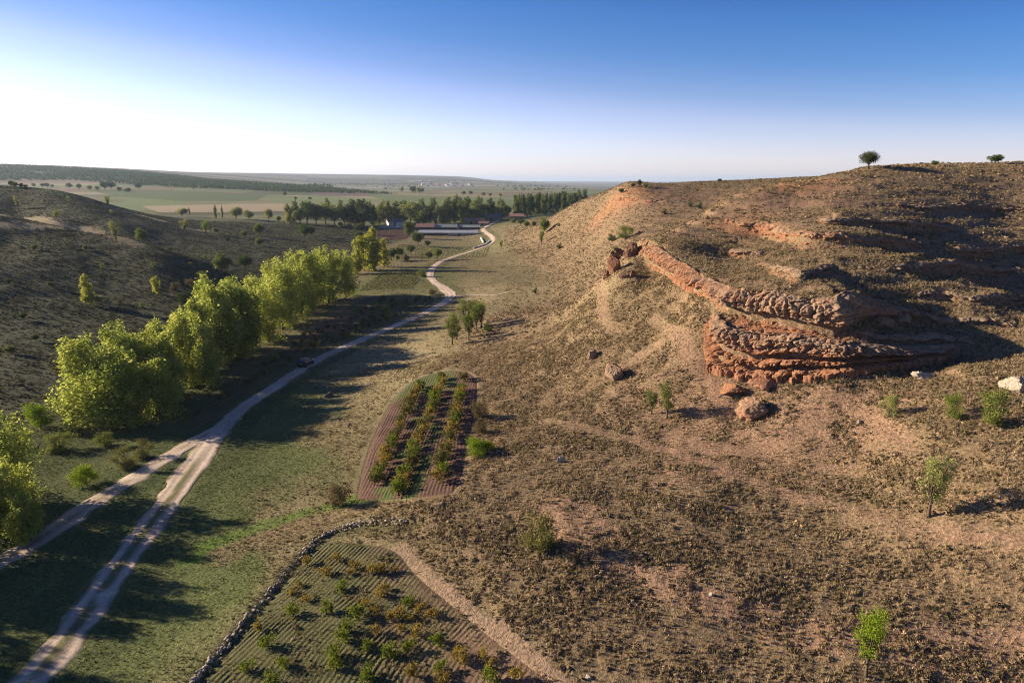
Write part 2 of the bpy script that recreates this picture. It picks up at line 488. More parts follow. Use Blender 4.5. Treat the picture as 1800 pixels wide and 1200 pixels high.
def new_mat(name):
    m = bpy.data.materials.new(name); m.use_nodes = True
    nt = m.node_tree
    return m, nt, nt.nodes['Principled BSDF']

def N(nt, kind, **kw):
    n = nt.nodes.new(kind)
    for k, v in kw.items():
        if k.startswith('i_'):
            n.inputs[int(k[2:])].default_value = v
        else: setattr(n, k, v)
    return n

def mathn(nt, op, a, b=None, clamp=False):
    n = nt.nodes.new('ShaderNodeMath'); n.operation = op; n.use_clamp = clamp
    for i, v in enumerate((a, b)):
        if v is None: continue
        if hasattr(v, 'links'): nt.links.new(v, n.inputs[i])
        else: n.inputs[i].default_value = v
    return n.outputs[0]

def mixc(nt, f, a, b, mode='MIX'):
    n = nt.nodes.new('ShaderNodeMix'); n.data_type = 'RGBA'; n.blend_type = mode
    for i, v in ((0, f), (6, a), (7, b)):
        if hasattr(v, 'links'): nt.links.new(v, n.inputs[i])
        elif i == 0: n.inputs[0].default_value = v
        else: n.inputs[i].default_value = (*v, 1)
    return n.outputs[2]

def noise(nt, co, scale, detail=3, rough=.55):
    n = nt.nodes.new('ShaderNodeTexNoise'); n.inputs['Scale'].default_value = scale
    n.inputs['Detail'].default_value = detail; n.inputs['Roughness'].default_value = rough
    if co is not None: nt.links.new(co, n.inputs['Vector'])
    return n.outputs[0]

def remap(nt, v, a, b, c=0., d=1.):
    n = nt.nodes.new('ShaderNodeMapRange'); n.clamp = True
    nt.links.new(v, n.inputs[0])
    for i, q in zip((1, 2, 3, 4), (a, b, c, d)): n.inputs[i].default_value = q
    return n.outputs[0]

def obj_co(nt):
    return nt.nodes.new('ShaderNodeTexCoord').outputs['Object']

def bump(nt, bs, hsock, strength, dist):
    b = nt.nodes.new('ShaderNodeBump'); b.inputs['Strength'].default_value = strength; b.inputs['Distance'].default_value = dist
    nt.links.new(hsock, b.inputs['Height']); nt.links.new(b.outputs[0], bs.inputs['Normal'])

def ground_mat():
    m, nt, bs = new_mat('ground_cover_soil')
    co = obj_co(nt)
    col = N(nt, 'ShaderNodeAttribute', attribute_name='Col').outputs['Color']
    bare = N(nt, 'ShaderNodeAttribute', attribute_name='bare').outputs['Fac']
    soil = N(nt, 'ShaderNodeAttribute', attribute_name='soilcol').outputs['Color']
    n1, n2, n3 = noise(nt, co, 1.1, 5), noise(nt, co, 3.6, 4), noise(nt, co, 14, 3)
    tot = mathn(nt, 'ADD', mathn(nt, 'MULTIPLY', n1, .5), mathn(nt, 'MULTIPLY', n2, .5))
    f = remap(nt, mathn(nt, 'ADD', tot, mathn(nt, 'SUBTRACT', bare, .5)), .44, .58)
    base = mixc(nt, f, col, soil)
    k = mathn(nt, 'MULTIPLY', remap(nt, n2, .3, .7, .55, 1.45), remap(nt, n3, .3, .7, .65, 1.35))
    gr = nt.nodes.new('ShaderNodeCombineColor')
    for i in range(3): nt.links.new(k, gr.inputs[i])
    base = mixc(nt, 1.0, base, gr.outputs[0], 'MULTIPLY')
    # small pale stones lying in the bare soil
    vo = nt.nodes.new('ShaderNodeTexVoronoi'); vo.inputs['Scale'].default_value = 2.6; nt.links.new(co, vo.inputs['Vector'])
    st = mathn(nt, 'MULTIPLY', remap(nt, vo.outputs['Distance'], .10, .16, 1, 0), remap(nt, bare, .3, .6))
    base = mixc(nt, mathn(nt, 'MULTIPLY', st, .6), base, (.52, .44, .36))
    nt.links.new(base, bs.inputs['Base Color'])
    bs.inputs['Roughness'].default_value = .95; bs.inputs['Specular IOR Level'].default_value = .1
    h = mathn(nt, 'ADD', mathn(nt, 'MULTIPLY', n2, .7), mathn(nt, 'MULTIPLY', n3, .3))
    bump(nt, bs, h, .9, .22)
    return m

def attr_mat(name, rough=.92, sc=8.0, amt=.3, bump_d=.04, bump_s=.8):
    m, nt, bs = new_mat(name)
    co = obj_co(nt)
    col = N(nt, 'ShaderNodeAttribute', attribute_name='Col').outputs['Color']
    n1, n2 = noise(nt, co, sc, 4), noise(nt, co, sc * .2, 3)
    k = mathn(nt, 'MULTIPLY', remap(nt, n1, .25, .75, 1 - amt, 1 + amt), remap(nt, n2, .25, .75, 1 - amt * .6, 1 + amt * .6))
    gr = nt.nodes.new('ShaderNodeCombineColor')
    for i in range(3): nt.links.new(k, gr.inputs[i])
    nt.links.new(mixc(nt, 1.0, col, gr.outputs[0], 'MULTIPLY'), bs.inputs['Base Color'])
    bs.inputs['Roughness'].default_value = rough; bs.inputs['Specular IOR Level'].default_value = .1
    if bump_d: bump(nt, bs, n1, bump_s, bump_d)
    return m

def leaf_mat(name, a, b, trans=.4, hue=.0):
    m = bpy.data.materials.new(name); m.use_nodes = True
    nt = m.node_tree; nt.nodes.clear()
    var = N(nt, 'ShaderNodeAttribute', attribute_name='var').outputs['Fac']
    oi = nt.nodes.new('ShaderNodeObjectInfo')
    f = mathn(nt, 'ADD', mathn(nt, 'MULTIPLY', var, .75), mathn(nt, 'MULTIPLY', oi.outputs['Random'], .3), True)
    c = mixc(nt, f, a, b)
    d = N(nt, 'ShaderNodeBsdfDiffuse'); t = N(nt, 'ShaderNodeBsdfTranslucent'); mx = nt.nodes.new('ShaderNodeMixShader')
    mx.inputs[0].default_value = trans
    nt.links.new(c, d.inputs[0]); nt.links.new(c, t.inputs[0])
    nt.links.new(d.outputs[0], mx.inputs[1]); nt.links.new(t.outputs[0], mx.inputs[2])
    o = nt.nodes.new('ShaderNodeOutputMaterial'); nt.links.new(mx.outputs[0], o.inputs[0])
    return m

def tuft_mat(name, trans=.25):
    m = bpy.data.materials.new(name); m.use_nodes = True
    nt = m.node_tree; nt.nodes.clear()
    c = N(nt, 'ShaderNodeAttribute', attribute_name='Col').outputs['Color']
    d = N(nt, 'ShaderNodeBsdfDiffuse'); t = N(nt, 'ShaderNodeBsdfTranslucent'); mx = nt.nodes.new('ShaderNodeMixShader')
    mx.inputs[0].default_value = trans
    nt.links.new(c, d.inputs[0]); nt.links.new(c, t.inputs[0])
    nt.links.new(d.outputs[0], mx.inputs[1]); nt.links.new(t.outputs[0], mx.inputs[2])
    o = nt.nodes.new('ShaderNodeOutputMaterial'); nt.links.new(mx.outputs[0], o.inputs[0])
    return m

def plain_mat(name, c, rough=.8, sc=3.0, amt=.25, metal=0., spec=.3):
    m, nt, bs = new_mat(name)
    co = obj_co(nt)
    n1 = noise(nt, co, sc, 4)
    k = remap(nt, n1, .25, .75, 1 - amt, 1 + amt)
    gr = nt.nodes.new('ShaderNodeCombineColor')
    for i in range(3): nt.links.new(k, gr.inputs[i])
    nt.links.new(mixc(nt, 1.0, c, gr.outputs[0], 'MULTIPLY'), bs.inputs['Base Color'])
    bs.inputs['Roughness'].default_value = rough; bs.inputs['Metallic'].default_value = metal
    bs.inputs['Specular IOR Level'].default_value = spec
    return m

def rock_mat(name, warm, grey, band=1.0):
    m, nt, bs = new_mat(name)
    geo = nt.nodes.new('ShaderNodeNewGeometry')
    co = geo.outputs['Position']
    tone = N(nt, 'ShaderNodeAttribute', attribute_name='tone').outputs['Fac']
    mp = nt.nodes.new('ShaderNodeMapping'); mp.inputs['Scale'].default_value = (.12, .12, 1.4)
    nt.links.new(co, mp.inputs[0])
    strata = noise(nt, mp.outputs[0], 1.0, 4, .6)
    n1, n2, n3 = noise(nt, co, .9, 5), noise(nt, co, 5.0, 4, .65), noise(nt, co, 22, 2)
    f = mathn(nt, 'ADD', mathn(nt, 'MULTIPLY', strata, .55 * band), mathn(nt, 'MULTIPLY', n1, .45))
    f = remap(nt, mathn(nt, 'ADD', f, mathn(nt, 'SUBTRACT', tone, .5)), .35, .65)
    c = mixc(nt, f, grey, warm)
    c = mixc(nt, remap(nt, n2, .56, .7, 0, .55), c, (.34, .26, .19))
    k = mathn(nt, 'MULTIPLY', remap(nt, n2, .3, .7, .7, 1.3), remap(nt, n3, .3, .7, .85, 1.15))
    gr = nt.nodes.new('ShaderNodeCombineColor')
    for i in range(3): nt.links.new(k, gr.inputs[i])
    nt.links.new(mixc(nt, 1.0, c, gr.outputs[0], 'MULTIPLY'), bs.inputs['Base Color'])
    bs.inputs['Roughness'].default_value = .95; bs.inputs['Specular IOR Level'].default_value = .12
    h = mathn(nt, 'ADD', mathn(nt, 'MULTIPLY', n2, .7), mathn(nt, 'MULTIPLY', n3, .3))
    bump(nt, bs, h, 1.0, .25)
    return m

M = {}
M['ground'] = ground_mat()
M['road'] = attr_mat('pale_packed_earth', sc=5, amt=.28, bump_d=.05)
M['field'] = attr_mat('tilled_soil', sc=7, amt=.35, bump_d=.08)
M['tuft'] = tuft_mat('dry_tufts')
M['rock'] = rock_mat('red_conglomerate', (.345, .165, .088), (.33, .235, .16))
M['rock_dark'] = rock_mat('dark_fallen_rock', (.22, .10, .055), (.15, .11, .085))
M['stone'] = rock_mat('pale_limestone', (.40, .31, .22), (.48, .40, .31))
M['bark'] = plain_mat('grey_brown_bark', (.10, .075, .055), .95, 9, .4, spec=.1)
M['poplar'] = leaf_mat('poplar_leaves', (.14, .20, .032), (.60, .62, .14), .5)
M['poplar_gold'] = leaf_mat('golden_poplar_leaves', (.22, .25, .03), (.58, .56, .11), .5)
M['dark'] = leaf_mat('dark_green_leaves', (.05, .08, .024), (.14, .18, .05), .3)
M['mid'] = leaf_mat('mid_green_leaves', (.09, .13, .03), (.27, .29, .075), .4)
M['pale'] = leaf_mat('pale_olive_leaves', (.19, .21, .07), (.42, .42, .15), .4)
M['bright'] = leaf_mat('bright_green_leaves', (.13, .21, .015), (.30, .38, .03), .4)
M['broom'] = leaf_mat('olive_broom_stems', (.12, .11, .035), (.24, .23, .07), .3)
M['brown'] = leaf_mat('brown_bush_twigs', (.13, .095, .05), (.22, .17, .08), .3)
M['oak'] = leaf_mat('oak_leaves', (.035, .05, .02), (.10, .11, .045), .25)
M['vine_green'] = leaf_mat('green_vine_leaves', (.10, .14, .02), (.24, .27, .035), .4)
M['vine_gold'] = leaf_mat('gold_vine_leaves', (.18, .135, .03), (.37, .27, .06), .4)
M['vine_dark'] = leaf_mat('dull_vine_leaves', (.07, .075, .022), (.17, .15, .045), .35)

# ------------------------------------------------------------------ ground colours (what grows and lies where, plus light and shade painted on the left hills)
X, Y = GX, GY
RG = np.hypot(X, Y)
def lerp(a, b, f):
    return a + (np.asarray(b, float) - a) * f[..., None]
C = np.zeros((NR, NT, 3)) + np.array([.20, .165, .085])
bare = np.zeros((NR, NT)) + .12
SOIL = np.zeros((NR, NT, 3)) + np.array([.265, .165, .105])
def pad(a, fill=0.):
    o = np.full((NR, NT), fill); o[:NEAR] = a; return o
hr, hl = pad(hill_right), pad(hill_left)
big = fbm(X / 28, Y / 28, 3, 71); med = fbm(X / 7, Y / 7, 3, 75)
# valley meadow: green by the road in the near part, straw further up the slope
green = pad(sstep(7, -1, NX + 26 + 10 * fbm(NX / 9, NY / 9, 3, 77) + .12 * (NY - 60)) * sstep(150, 105, NY)) * (1 - hl)
C = lerp(C, [.085, .115, .032], .8 * green)
gold = np.exp(-(((X + 19) / 12) ** 2 + ((Y - 128) / 30) ** 2)) + .8 * np.exp(-(((X + 2) / 25) ** 2 + ((Y - 205) / 22) ** 2)) + .9 * np.exp(-(((X - 15) / 8) ** 2 + ((Y - 122) / 16) ** 2))
C = lerp(C, [.36, .29, .155], np.clip(gold, 0, 1) * .8 * (1 - hl))
bare += .1 * np.clip(gold, 0, 1)
# right-hand hill
C = lerp(C, [.222, .15, .088], hr * .82 * (1 - .6 * np.clip(gold, 0, 1)))
C = lerp(C, [.16, .115, .066], hr * np.clip(.3 + 1.3 * big, 0, 1) * .5)
bare += hr * (.17 + .12 * big)
for px, py, rad, s in [(1380,760,9,.34),(1310,745,6,.3),(1460,740,7,.28),(1150,650,9,.3),(1060,720,8,.24),(1250,830,9,.25),(1150,800,10,.2),
                       (1500,690,5,.22),(1560,720,4,.2),(1730,950,7,.25),(1000,900,4,.3),(1250,700,6,.25),(1430,840,8,.15),(1130,420,8,.2),
                       (1300,410,4,.3),(1390,325,8,.5),(1450,340,12,.3),(1330,370,10,.3),(1500,320,12,.25),(1280,385,6,.3),(1100,345,20,.4),(1060,370,14,.25),(1180,350,24,.35),(1220,500,4,.2),(1350,620,6,.4),(1600,650,8,.15),(1040,560,7,.12)]:
    c = hit(px, py)
    bare += .5 * s * np.exp(-((X - c[0]) ** 2 + (Y - c[1]) ** 2) / rad ** 2)
for px, py, rad in [(1390,325,10),(1300,408,7),(1100,345,12),(1060,372,9)]:
    c = hit(px, py)
    SOIL = lerp(SOIL, [.34, .165, .08], np.exp(-((X - c[0]) ** 2 + (Y - c[1]) ** 2) / rad ** 2))
bare += .28 * pad(riser)
bare = np.minimum(bare, .56)
# left-hand hills: dark scrub, with the slopes' shade also put into the colour
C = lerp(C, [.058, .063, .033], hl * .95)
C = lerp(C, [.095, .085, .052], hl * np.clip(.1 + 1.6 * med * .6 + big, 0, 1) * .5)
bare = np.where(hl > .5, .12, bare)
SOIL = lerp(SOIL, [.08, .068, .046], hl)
# stream strip under the poplars
strip = pad(np.exp(-((NX + 60) / 9) ** 2) * (NY > 30) * sstep(260, 220, NY))
C = lerp(C, [.075, .085, .03], strip * .8)
# tracks across the slope and tilled strip
def blend_line(d, w, colour, s=1., b=None):
    global C, bare
    f = pad(sstep(w, w * .35, d + .5 * w * fbm(NX / 2.2, NY / 2.2, 3, 90)) * s)
    C = lerp(C, colour, f)
    if b is not None: bare = bare + f * b
TRAIL = np.zeros((NR, NT)); RIM = np.zeros((NR, NT))
for pts, w_ in ([(1440,690),(1490,705),(1545,745),(1600,790)], .8), ([(960,740),(1080,765),(1200,800),(1330,850),(1480,890)], .7), ([(1010,488),(1035,505),(1060,540),(1090,580)], .8), \
               ([(1150,560),(1200,600),(1232,650),(1280,720)], .9), ([(1180,770),(1270,790),(1370,780),(1430,730)], 1.3), ([(1500,900),(1620,930),(1740,945),(1800,950)], 1.1), \
               ([(1020,690),(1100,640),(1160,600)], .8), ([(1250,360),(1340,350),(1440,352),(1560,360)], 1.0), ([(1150,400),(1230,415),(1300,440)], .8):
    tl_ = line_dist(smooth_line(hits(pts), 1.0), 8)
    TRAIL = np.maximum(TRAIL, pad(sstep(w_ * 1.5, w_ * .4, tl_ + .5 * fbm(NX / 1.8, NY / 1.8, 3, 91))))
C = lerp(C, [.27, .18, .115], TRAIL * .45)
bare = bare + .10 * TRAIL
blend_line(d_hpath, 2.6, (.34, .22, .14), .8, .32)
blend_line(np.abs(d_ftrack - .0), 1.15, (.29, .20, .135), .8, .25)
blend_line(d_till, 2.8, (.21, .155, .085), .75, .05)
blend_line(np.abs(d_till - 2.8) + 2 * (s_till < 0) + 3 * sstep(-12, -5, NX), 1.6, (.10, .17, .025), .8)
blend_line(np.where(s_wall < 0, d_wall, 9) * 1.0, 2.2, (.10, .10, .045), .8)
# sunlit rims painted in as pale gold grass along the left hills' crests
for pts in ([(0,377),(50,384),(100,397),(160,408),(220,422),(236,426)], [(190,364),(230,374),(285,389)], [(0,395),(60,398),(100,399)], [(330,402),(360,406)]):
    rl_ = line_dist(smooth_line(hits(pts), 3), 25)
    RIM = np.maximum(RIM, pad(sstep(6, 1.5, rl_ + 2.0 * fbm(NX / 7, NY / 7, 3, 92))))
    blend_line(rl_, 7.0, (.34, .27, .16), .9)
# verges beside the road
blend_line(np.abs(d_road - 3.6), 1.8, (.07, .085, .03), .6)
blend_line(np.abs(d_branch - 3.2), 1.6, (.06, .08, .03), .6)
# the green pasture strips further along the road, the farm meadow
c1 = hit(800, 440)
C = lerp(C, [.25, .24, .10], np.exp(-(((X - c1[0]) / 26) ** 2 + ((Y - c1[1]) / 40) ** 2)) * .7)
lm = pad(sstep(-62, -52, NX) * sstep(-14, -24, NX) * sstep(205, 225, NY) * sstep(300, 260, NY))
C = lerp(C, [.12, .135, .05], lm * .8)
# far plain: patchwork of fields
fx, fy = X * .96 + Y * .28, Y * .96 - X * .28
fieldy = fbm(fx / 420, fy / 120, 2, 101); fieldx = fbm(fx / 240, fy / 420, 2, 107)
cell = _hash(np.floor(fx / 210 + fbm(fy / 300, fx / 900, 2, 5)).astype(np.int64), np.floor(fy / 95 + .6 * fbm(fx / 500, fy / 500, 2, 8)).astype(np.int64), np.zeros_like(X, np.int64), 3)
pal = np.array([[.13, .17, .07], [.10, .14, .055], [.30, .25, .15], [.17, .18, .085], [.15, .19, .075], [.20, .13, .09], [.09, .115, .05], [.22, .20, .11]])
FC = pal[np.clip((cell * 8).astype(int), 0, 7)]
ff = sstep(430, 620, Y + .25 * X) * sstep(0, 60, Y)
C = C + (FC - C) * (ff * .85)[..., None]
vfar = sstep(2300, 4000, RG)
C = lerp(C, [.17, .15, .10], vfar * .75)
cell2 = _hash(np.floor(fx / 700).astype(np.int64), np.floor(fy / 420 + fbm(fx / 900, fy / 900, 2, 8)).astype(np.int64), np.zeros_like(X, np.int64), 6)
C = C * (1 + vfar * (cell2 - .5) * .9)[..., None]
bare = bare * (1 - ff)
C = np.clip(C * (1 + .18 * med[..., None] * (1 - ff[..., None])), .01, .8)
# explicit far plots
def paint_px(poly, col, s=.9):
    global C
    pw = np.array([Z(*p) for p in poly])
    C = lerp(C, col, np.where(in_poly(pw, X, Y), s, 0.) * (RG > 430))
def paint_hits(poly, col, s=.9):
    global C
    C = lerp(C, col, np.where(in_poly(hits(poly), X, Y), s, 0.) * (RG > 380))
wood_poly = [P(*q_)[:2] for q_ in [(-60,318,1750),(120,319,1800),(330,331,1500),(520,337,1400),(690,339,1500),(560,331,2000),(400,321,2200),(250,309,2900),(0,296,2700),(-60,300,2500)]]
C = lerp(C, [.075, .08, .042], np.where(in_poly(np.array(wood_poly), X, Y), .8, 0.))
paint_hits([(60,333),(250,338),(330,358),(270,366),(120,350)], [.15, .20, .075])
paint_hits([(150,332),(330,336),(470,342),(450,352),(300,352),(200,345)], [.09, .125, .045])
paint_hits([(450,352),(560,342),(700,352),(560,362)], [.17, .21, .08])
paint_hits([(0,313),(170,316),(260,322),(120,323),(0,322)], [.20, .15, .11])
paint_hits([(250,362),(500,358),(500,372),(280,374)], [.36, .29, .18])
paint_hits([(270,373),(500,371),(500,375),(280,378)], [.10, .09, .05])
paint_hits([(540,335),(640,338),(660,345),(560,345)], [.17, .12, .10])
paint_hits([(640,340),(900,350),(900,362),(700,362)], [.13, .17, .065])
paint_hits([(700,338),(880,344),(880,347),(700,343)], [.24, .22, .11])

# ------------------------------------------------------------------ the ground itself
lowered = pad(np.maximum.reduce([np.where(in_mid, 1., 0) * sstep(0, .6, e_mid), np.where(in_low, 1., 0) * sstep(0, .6, e_low), np.where(in_left, 1., 0) * sstep(0, .8, e_left)]))
HG = H - .16 * lowered
V = np.stack([X, Y, HG], -1).reshape(-1, 3)
ii, jj = np.meshgrid(np.arange(NR - 1), np.arange(NT), indexing='ij')
j2 = (jj + 1) % NT
Fq = np.stack([ii * NT + jj, (ii + 1) * NT + jj, (ii + 1) * NT + j2, ii * NT + j2], -1).reshape(-1, 4)[:, ::-1]
V = np.vstack([V, [[0, 0, float(H[0].mean())]]])
ca = np.arange(NT)
Ft = np.stack([np.full(NT, NR * NT), ca, (ca + 1) % NT], -1)[:, ::-1]
app = lambda a: np.vstack([a.reshape(-1, a.shape[-1]), a.reshape(-1, a.shape[-1])[:1]]) if a.ndim == 3 else np.append(a.ravel(), a.ravel()[0])
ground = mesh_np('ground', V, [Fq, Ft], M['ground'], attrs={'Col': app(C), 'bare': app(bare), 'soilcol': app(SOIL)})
tag(ground, 'dry hills and valley floor of red soil, scrub and grass', 'ground', kind='structure')

# ------------------------------------------------------------------ roads
def ribbon(name, line, widths, cols, colour_fn, off=.03, label='', lift=0.0004):
    line = line[:, :2]
    d = np.gradient(line, axis=0); d /= np.linalg.norm(d, axis=1)[:, None] + 1e-9
    nrm = np.stack([d[:, 1], -d[:, 0]], 1)
    w = np.broadcast_to(widths, len(line)).astype(float)
    s = np.linspace(-1, 1, cols)
    arc = np.concatenate([[0], np.cumsum(np.linalg.norm(np.diff(line, axis=0), axis=1))])
    jit = 1 + .22 * (vnoise(arc[:, None] / 2.1, np.sign(s)[None] * 9 + 40, 7) - .5) * 2 * (np.abs(s)[None] ** 2)
    px = line[:, 0][:, None] + nrm[:, 0][:, None] * s[None] * w[:, None] / 2 * jit
    py = line[:, 1][:, None] + nrm[:, 1][:, None] * s[None] * w[:, None] / 2 * jit
    rr = np.hypot(px, py)
    edge = np.abs(s)[None] ** 6
    pz = hgt(px, py) + (off + rr * lift) * (1 - edge) - .03 * edge - .05 * np.exp(-((np.abs(s)[None] * w[:, None] / 2 - .85) / .35) ** 2) * (off > .05)
    c = colour_fn(arc[:, None] + 0 * s[None], s[None] * w[:, None] / 2 + 0 * arc[:, None], px, py, np.abs(s)[None] + 0 * arc[:, None])
    n, k = len(line), cols
    a, b = np.meshgrid(np.arange(n - 1), np.arange(k - 1), indexing='ij')
    F = np.stack([a * k + b, a * k + b + 1, (a + 1) * k + b + 1, (a + 1) * k + b], -1).reshape(-1, 4)
    o = mesh_np(name, np.stack([px, py, pz], -1).reshape(-1, 3), F, M['road'], attrs={'Col': c.reshape(-1, 3)})
    return tag(o, label, 'dirt road', kind='structure')

def road_colour(tracks):
    def fn(arc, off, px, py, es):
        c = np.zeros(arc.shape + (3,)) + np.array([.54, .435, .34])
        c = c * (1 + .18 * fbm(px / 3, py / 3, 3, 5))[..., None]
        c = lerp(c, [.36, .25, .185], np.clip(.5 + fbm(px / 6, py / 6, 3, 15), 0, 1) * .5)
        if tracks:
            g = np.exp(-(off / .48) ** 2) * sstep(-.45, .0, fbm(px / 2.5, py / 2.5, 3, 25)) * tracks(px, py)
            c = lerp(c, [.13, .125, .05], np.clip(g * 1.3, 0, .92))
        e = sstep(.66, .97, es + .25 * fbm(px / 1.1, py / 1.1, 3, 35))
        return lerp(c, [.12, .115, .05], e * .9)
    return fn

rdist = np.hypot(ROAD[:, 0], ROAD[:, 1])
rw = 3.3 + .9 * np.exp(-((ROAD[:, 1] - 82) / 12) ** 2) + .8 * sstep(430, 520, ROAD[:, 1]) + 1.0 * np.exp(-((ROAD[:, 1] - 215) / 14) ** 2)
ribbon('dirt_road', ROAD, rw, 23, road_colour(lambda px, py: sstep(92, 72, py)), .06, 'pale dirt road winding up the valley to the farm')
ribbon('dirt_track', BRANCH, 3.3, 19, road_colour(lambda px, py: .45 + 0 * px), .05, 'dirt track forking off the road beside the trees')
ribbon('footpath', SPUR, 1.6, 7, road_colour(None), .05, 'short pale path leaving the bend of the road')

# ------------------------------------------------------------------ cultivated plots
def plot_sheet(name, poly, along, step, furrow, amp, colour_fn, label, off=.03, warp_=.3):
    """a grid laid along the furrows, cut to the outline of the plot"""
    a = np.array(along[:2], float); a /= np.hypot(*a); b = np.array([-a[1], a[0]])
    q = poly[:, :2] @ np.stack([a, b], 1)
    u = np.arange(q[:, 0].min(), q[:, 0].max() + step[0], step[0]); v = np.arange(q[:, 1].min(), q[:, 1].max() + step[1], step[1])
    U, W = np.meshgrid(u, v, indexing='ij')
    px, py = U * a[0] + W * b[0], U * a[1] + W * b[1]
    ins = in_poly(poly, px, py)
    e = line_dist(poly, 3, px, py)
    t = sstep(0, .9, np.where(ins, np.minimum(e, 3), 0))
    ph = W + warp_ * fbm(U / 9, W / 9, 2, 3)
    am_ = .35 + 1.3 * np.clip(.5 + .9 * fbm(px / 2.6, py / 2.6, 3, 29), 0, 1)
    z = hgt(px, py) - .10 * (1 - t) + off * t + t * amp * am_ * (np.sin(ph * 2 * PI / furrow) + 1.0 * fbm(px / .5, py / .5, 3, 19))
    c = colour_fn(px, py, U, W, np.sin(ph * 2 * PI / furrow), t)
    n, k = U.shape
    ai, bi = np.meshgrid(np.arange(n - 1), np.arange(k - 1), indexing='ij')
    idx = ai * k + bi
    keep = (ins.ravel()[idx] | ins.ravel()[idx + 1] | ins.ravel()[idx + k] | ins.ravel()[idx + k + 1]).ravel()
    F = np.stack([idx, idx + 1, idx + k + 1, idx + k], -1).reshape(-1, 4)[keep]
    used, inv = np.unique(F, return_inverse=True)
    Vv = np.stack([px, py, z], -1).reshape(-1, 3)[used]
    F = inv.reshape(-1, 4)
    if np.cross(a, b) > 0: F = F[:, ::-1]
    F = F[:, ::-1] if np.cross(Vv[F[0, 1]] - Vv[F[0, 0]], Vv[F[0, 2]] - Vv[F[0, 0]])[2] < 0 else F
    o = mesh_np(name, Vv, F, M['field'], attrs={'Col': c.reshape(-1, 3)[used]})
    return tag(o, label, 'vineyard soil', kind='structure')

MID_ROWS = [hits([(737,682),(700,760),(658,854)]), hits([(780,667),(745,760),(702,871)]), hits([(814,667),(797,760),(769,851)])]
def col_mid(px, py, U, W, s, t):
    c = np.zeros(px.shape + (3,)) + np.array([.115, .068, .05])
    c = c * (1 + .06 * s + .3 * fbm(px / 2, py / 2, 3, 4))[..., None]
    d1, d3 = line_dist(MID_ROWS[0], 8, px, py), line_dist(MID_ROWS[1], 8, px, py)
    between = np.exp(-(np.minimum(np.abs(d1 - 1.7), np.abs(d3 - 1.5)) / .75) ** 2) * sstep(-.25, .3, fbm(px / 2.4, py / 2.4, 3, 14))
    lft = line_dist(PLOT_MID, 6, px, py)
    c = lerp(c, [.08, .12, .03], np.clip(between, 0, .85) * (d3 < 3.1))
    top = sstep(97, 101, py) * sstep(-8, -11, px)
    return lerp(c, [.085, .115, .035], top * .7)
plot_sheet('vineyard_soil', PLOT_MID, MID_ROWS[1][2] - MID_ROWS[1][0], (.3, .07), .42, .022, col_mid, 'red brown harrowed soil of the small vineyard on the slope')
def col_low(px, py, U, W, s, t):
    c = np.zeros(px.shape + (3,)) + np.array([.125, .09, .055])
    c = c * (1 + .1 * s + .35 * fbm(px / 1.5, py / 1.5, 3, 4))[..., None]
    g = sstep(-.35, .25, fbm(px / 3, py / 3, 3, 24)) * sstep(1.2, -1.2, s) + sstep(1.5, -3, px + 11 + .25 * (py - 50)) * .5
    c = lerp(c, [.085, .105, .034], np.clip(g, 0, .62) * sstep(6, -4, px))
    return lerp(c, [.23, .145, .095], sstep(-9, 2, px) * .75)
a_low = hit(610, 985) - hit(440, 1150)
plot_sheet('vineyard_soil', PLOT_LOW, a_low, (.25, .07), .42, .024, col_low, 'grassy ploughed ridges of the vineyard inside the stone wall', .03, 1.0)
def col_left(px, py, U, W, s, t):
    c = np.zeros(px.shape + (3,)) + np.array([.20, .115, .075])
    c = c * (1 + .2 * s + .3 * fbm(px / 3, py / 3, 3, 4))[..., None]
    dr = line_dist(ROAD, 30, px, py)
    g = np.clip(sstep(17, 9, dr) * .7 + sstep(0, .5, fbm(px / 5, py / 5, 3, 44)) * .6 + sstep(170, 195, py) * .8, 0, .88)
    return lerp(c, [.085, .095, .035], g)
plot_sheet('vineyard_soil', PLOT_LEFT, hit(620, 560) - hit(400, 700), (.9, .24), 1.3, .05, col_left, 'dark red soil of the vineyard between road and poplars', .04)
def col_red(px, py, U, W, s, t):
    return (np.zeros(px.shape + (3,)) + np.array([.085, .045, .035])) * (1 + .25 * s + .2 * fbm(px / 4, py / 4, 2, 4))[..., None]
pr = np.vstack([PLOT_RED, PLOT_RED[:1]])
plot_sheet('ploughed_field', smooth_line(pr, 3), (1, 0), (1.2, .5), 3.0, .12, col_red, 'dark red ploughed field in front of the farm sheds', .15)

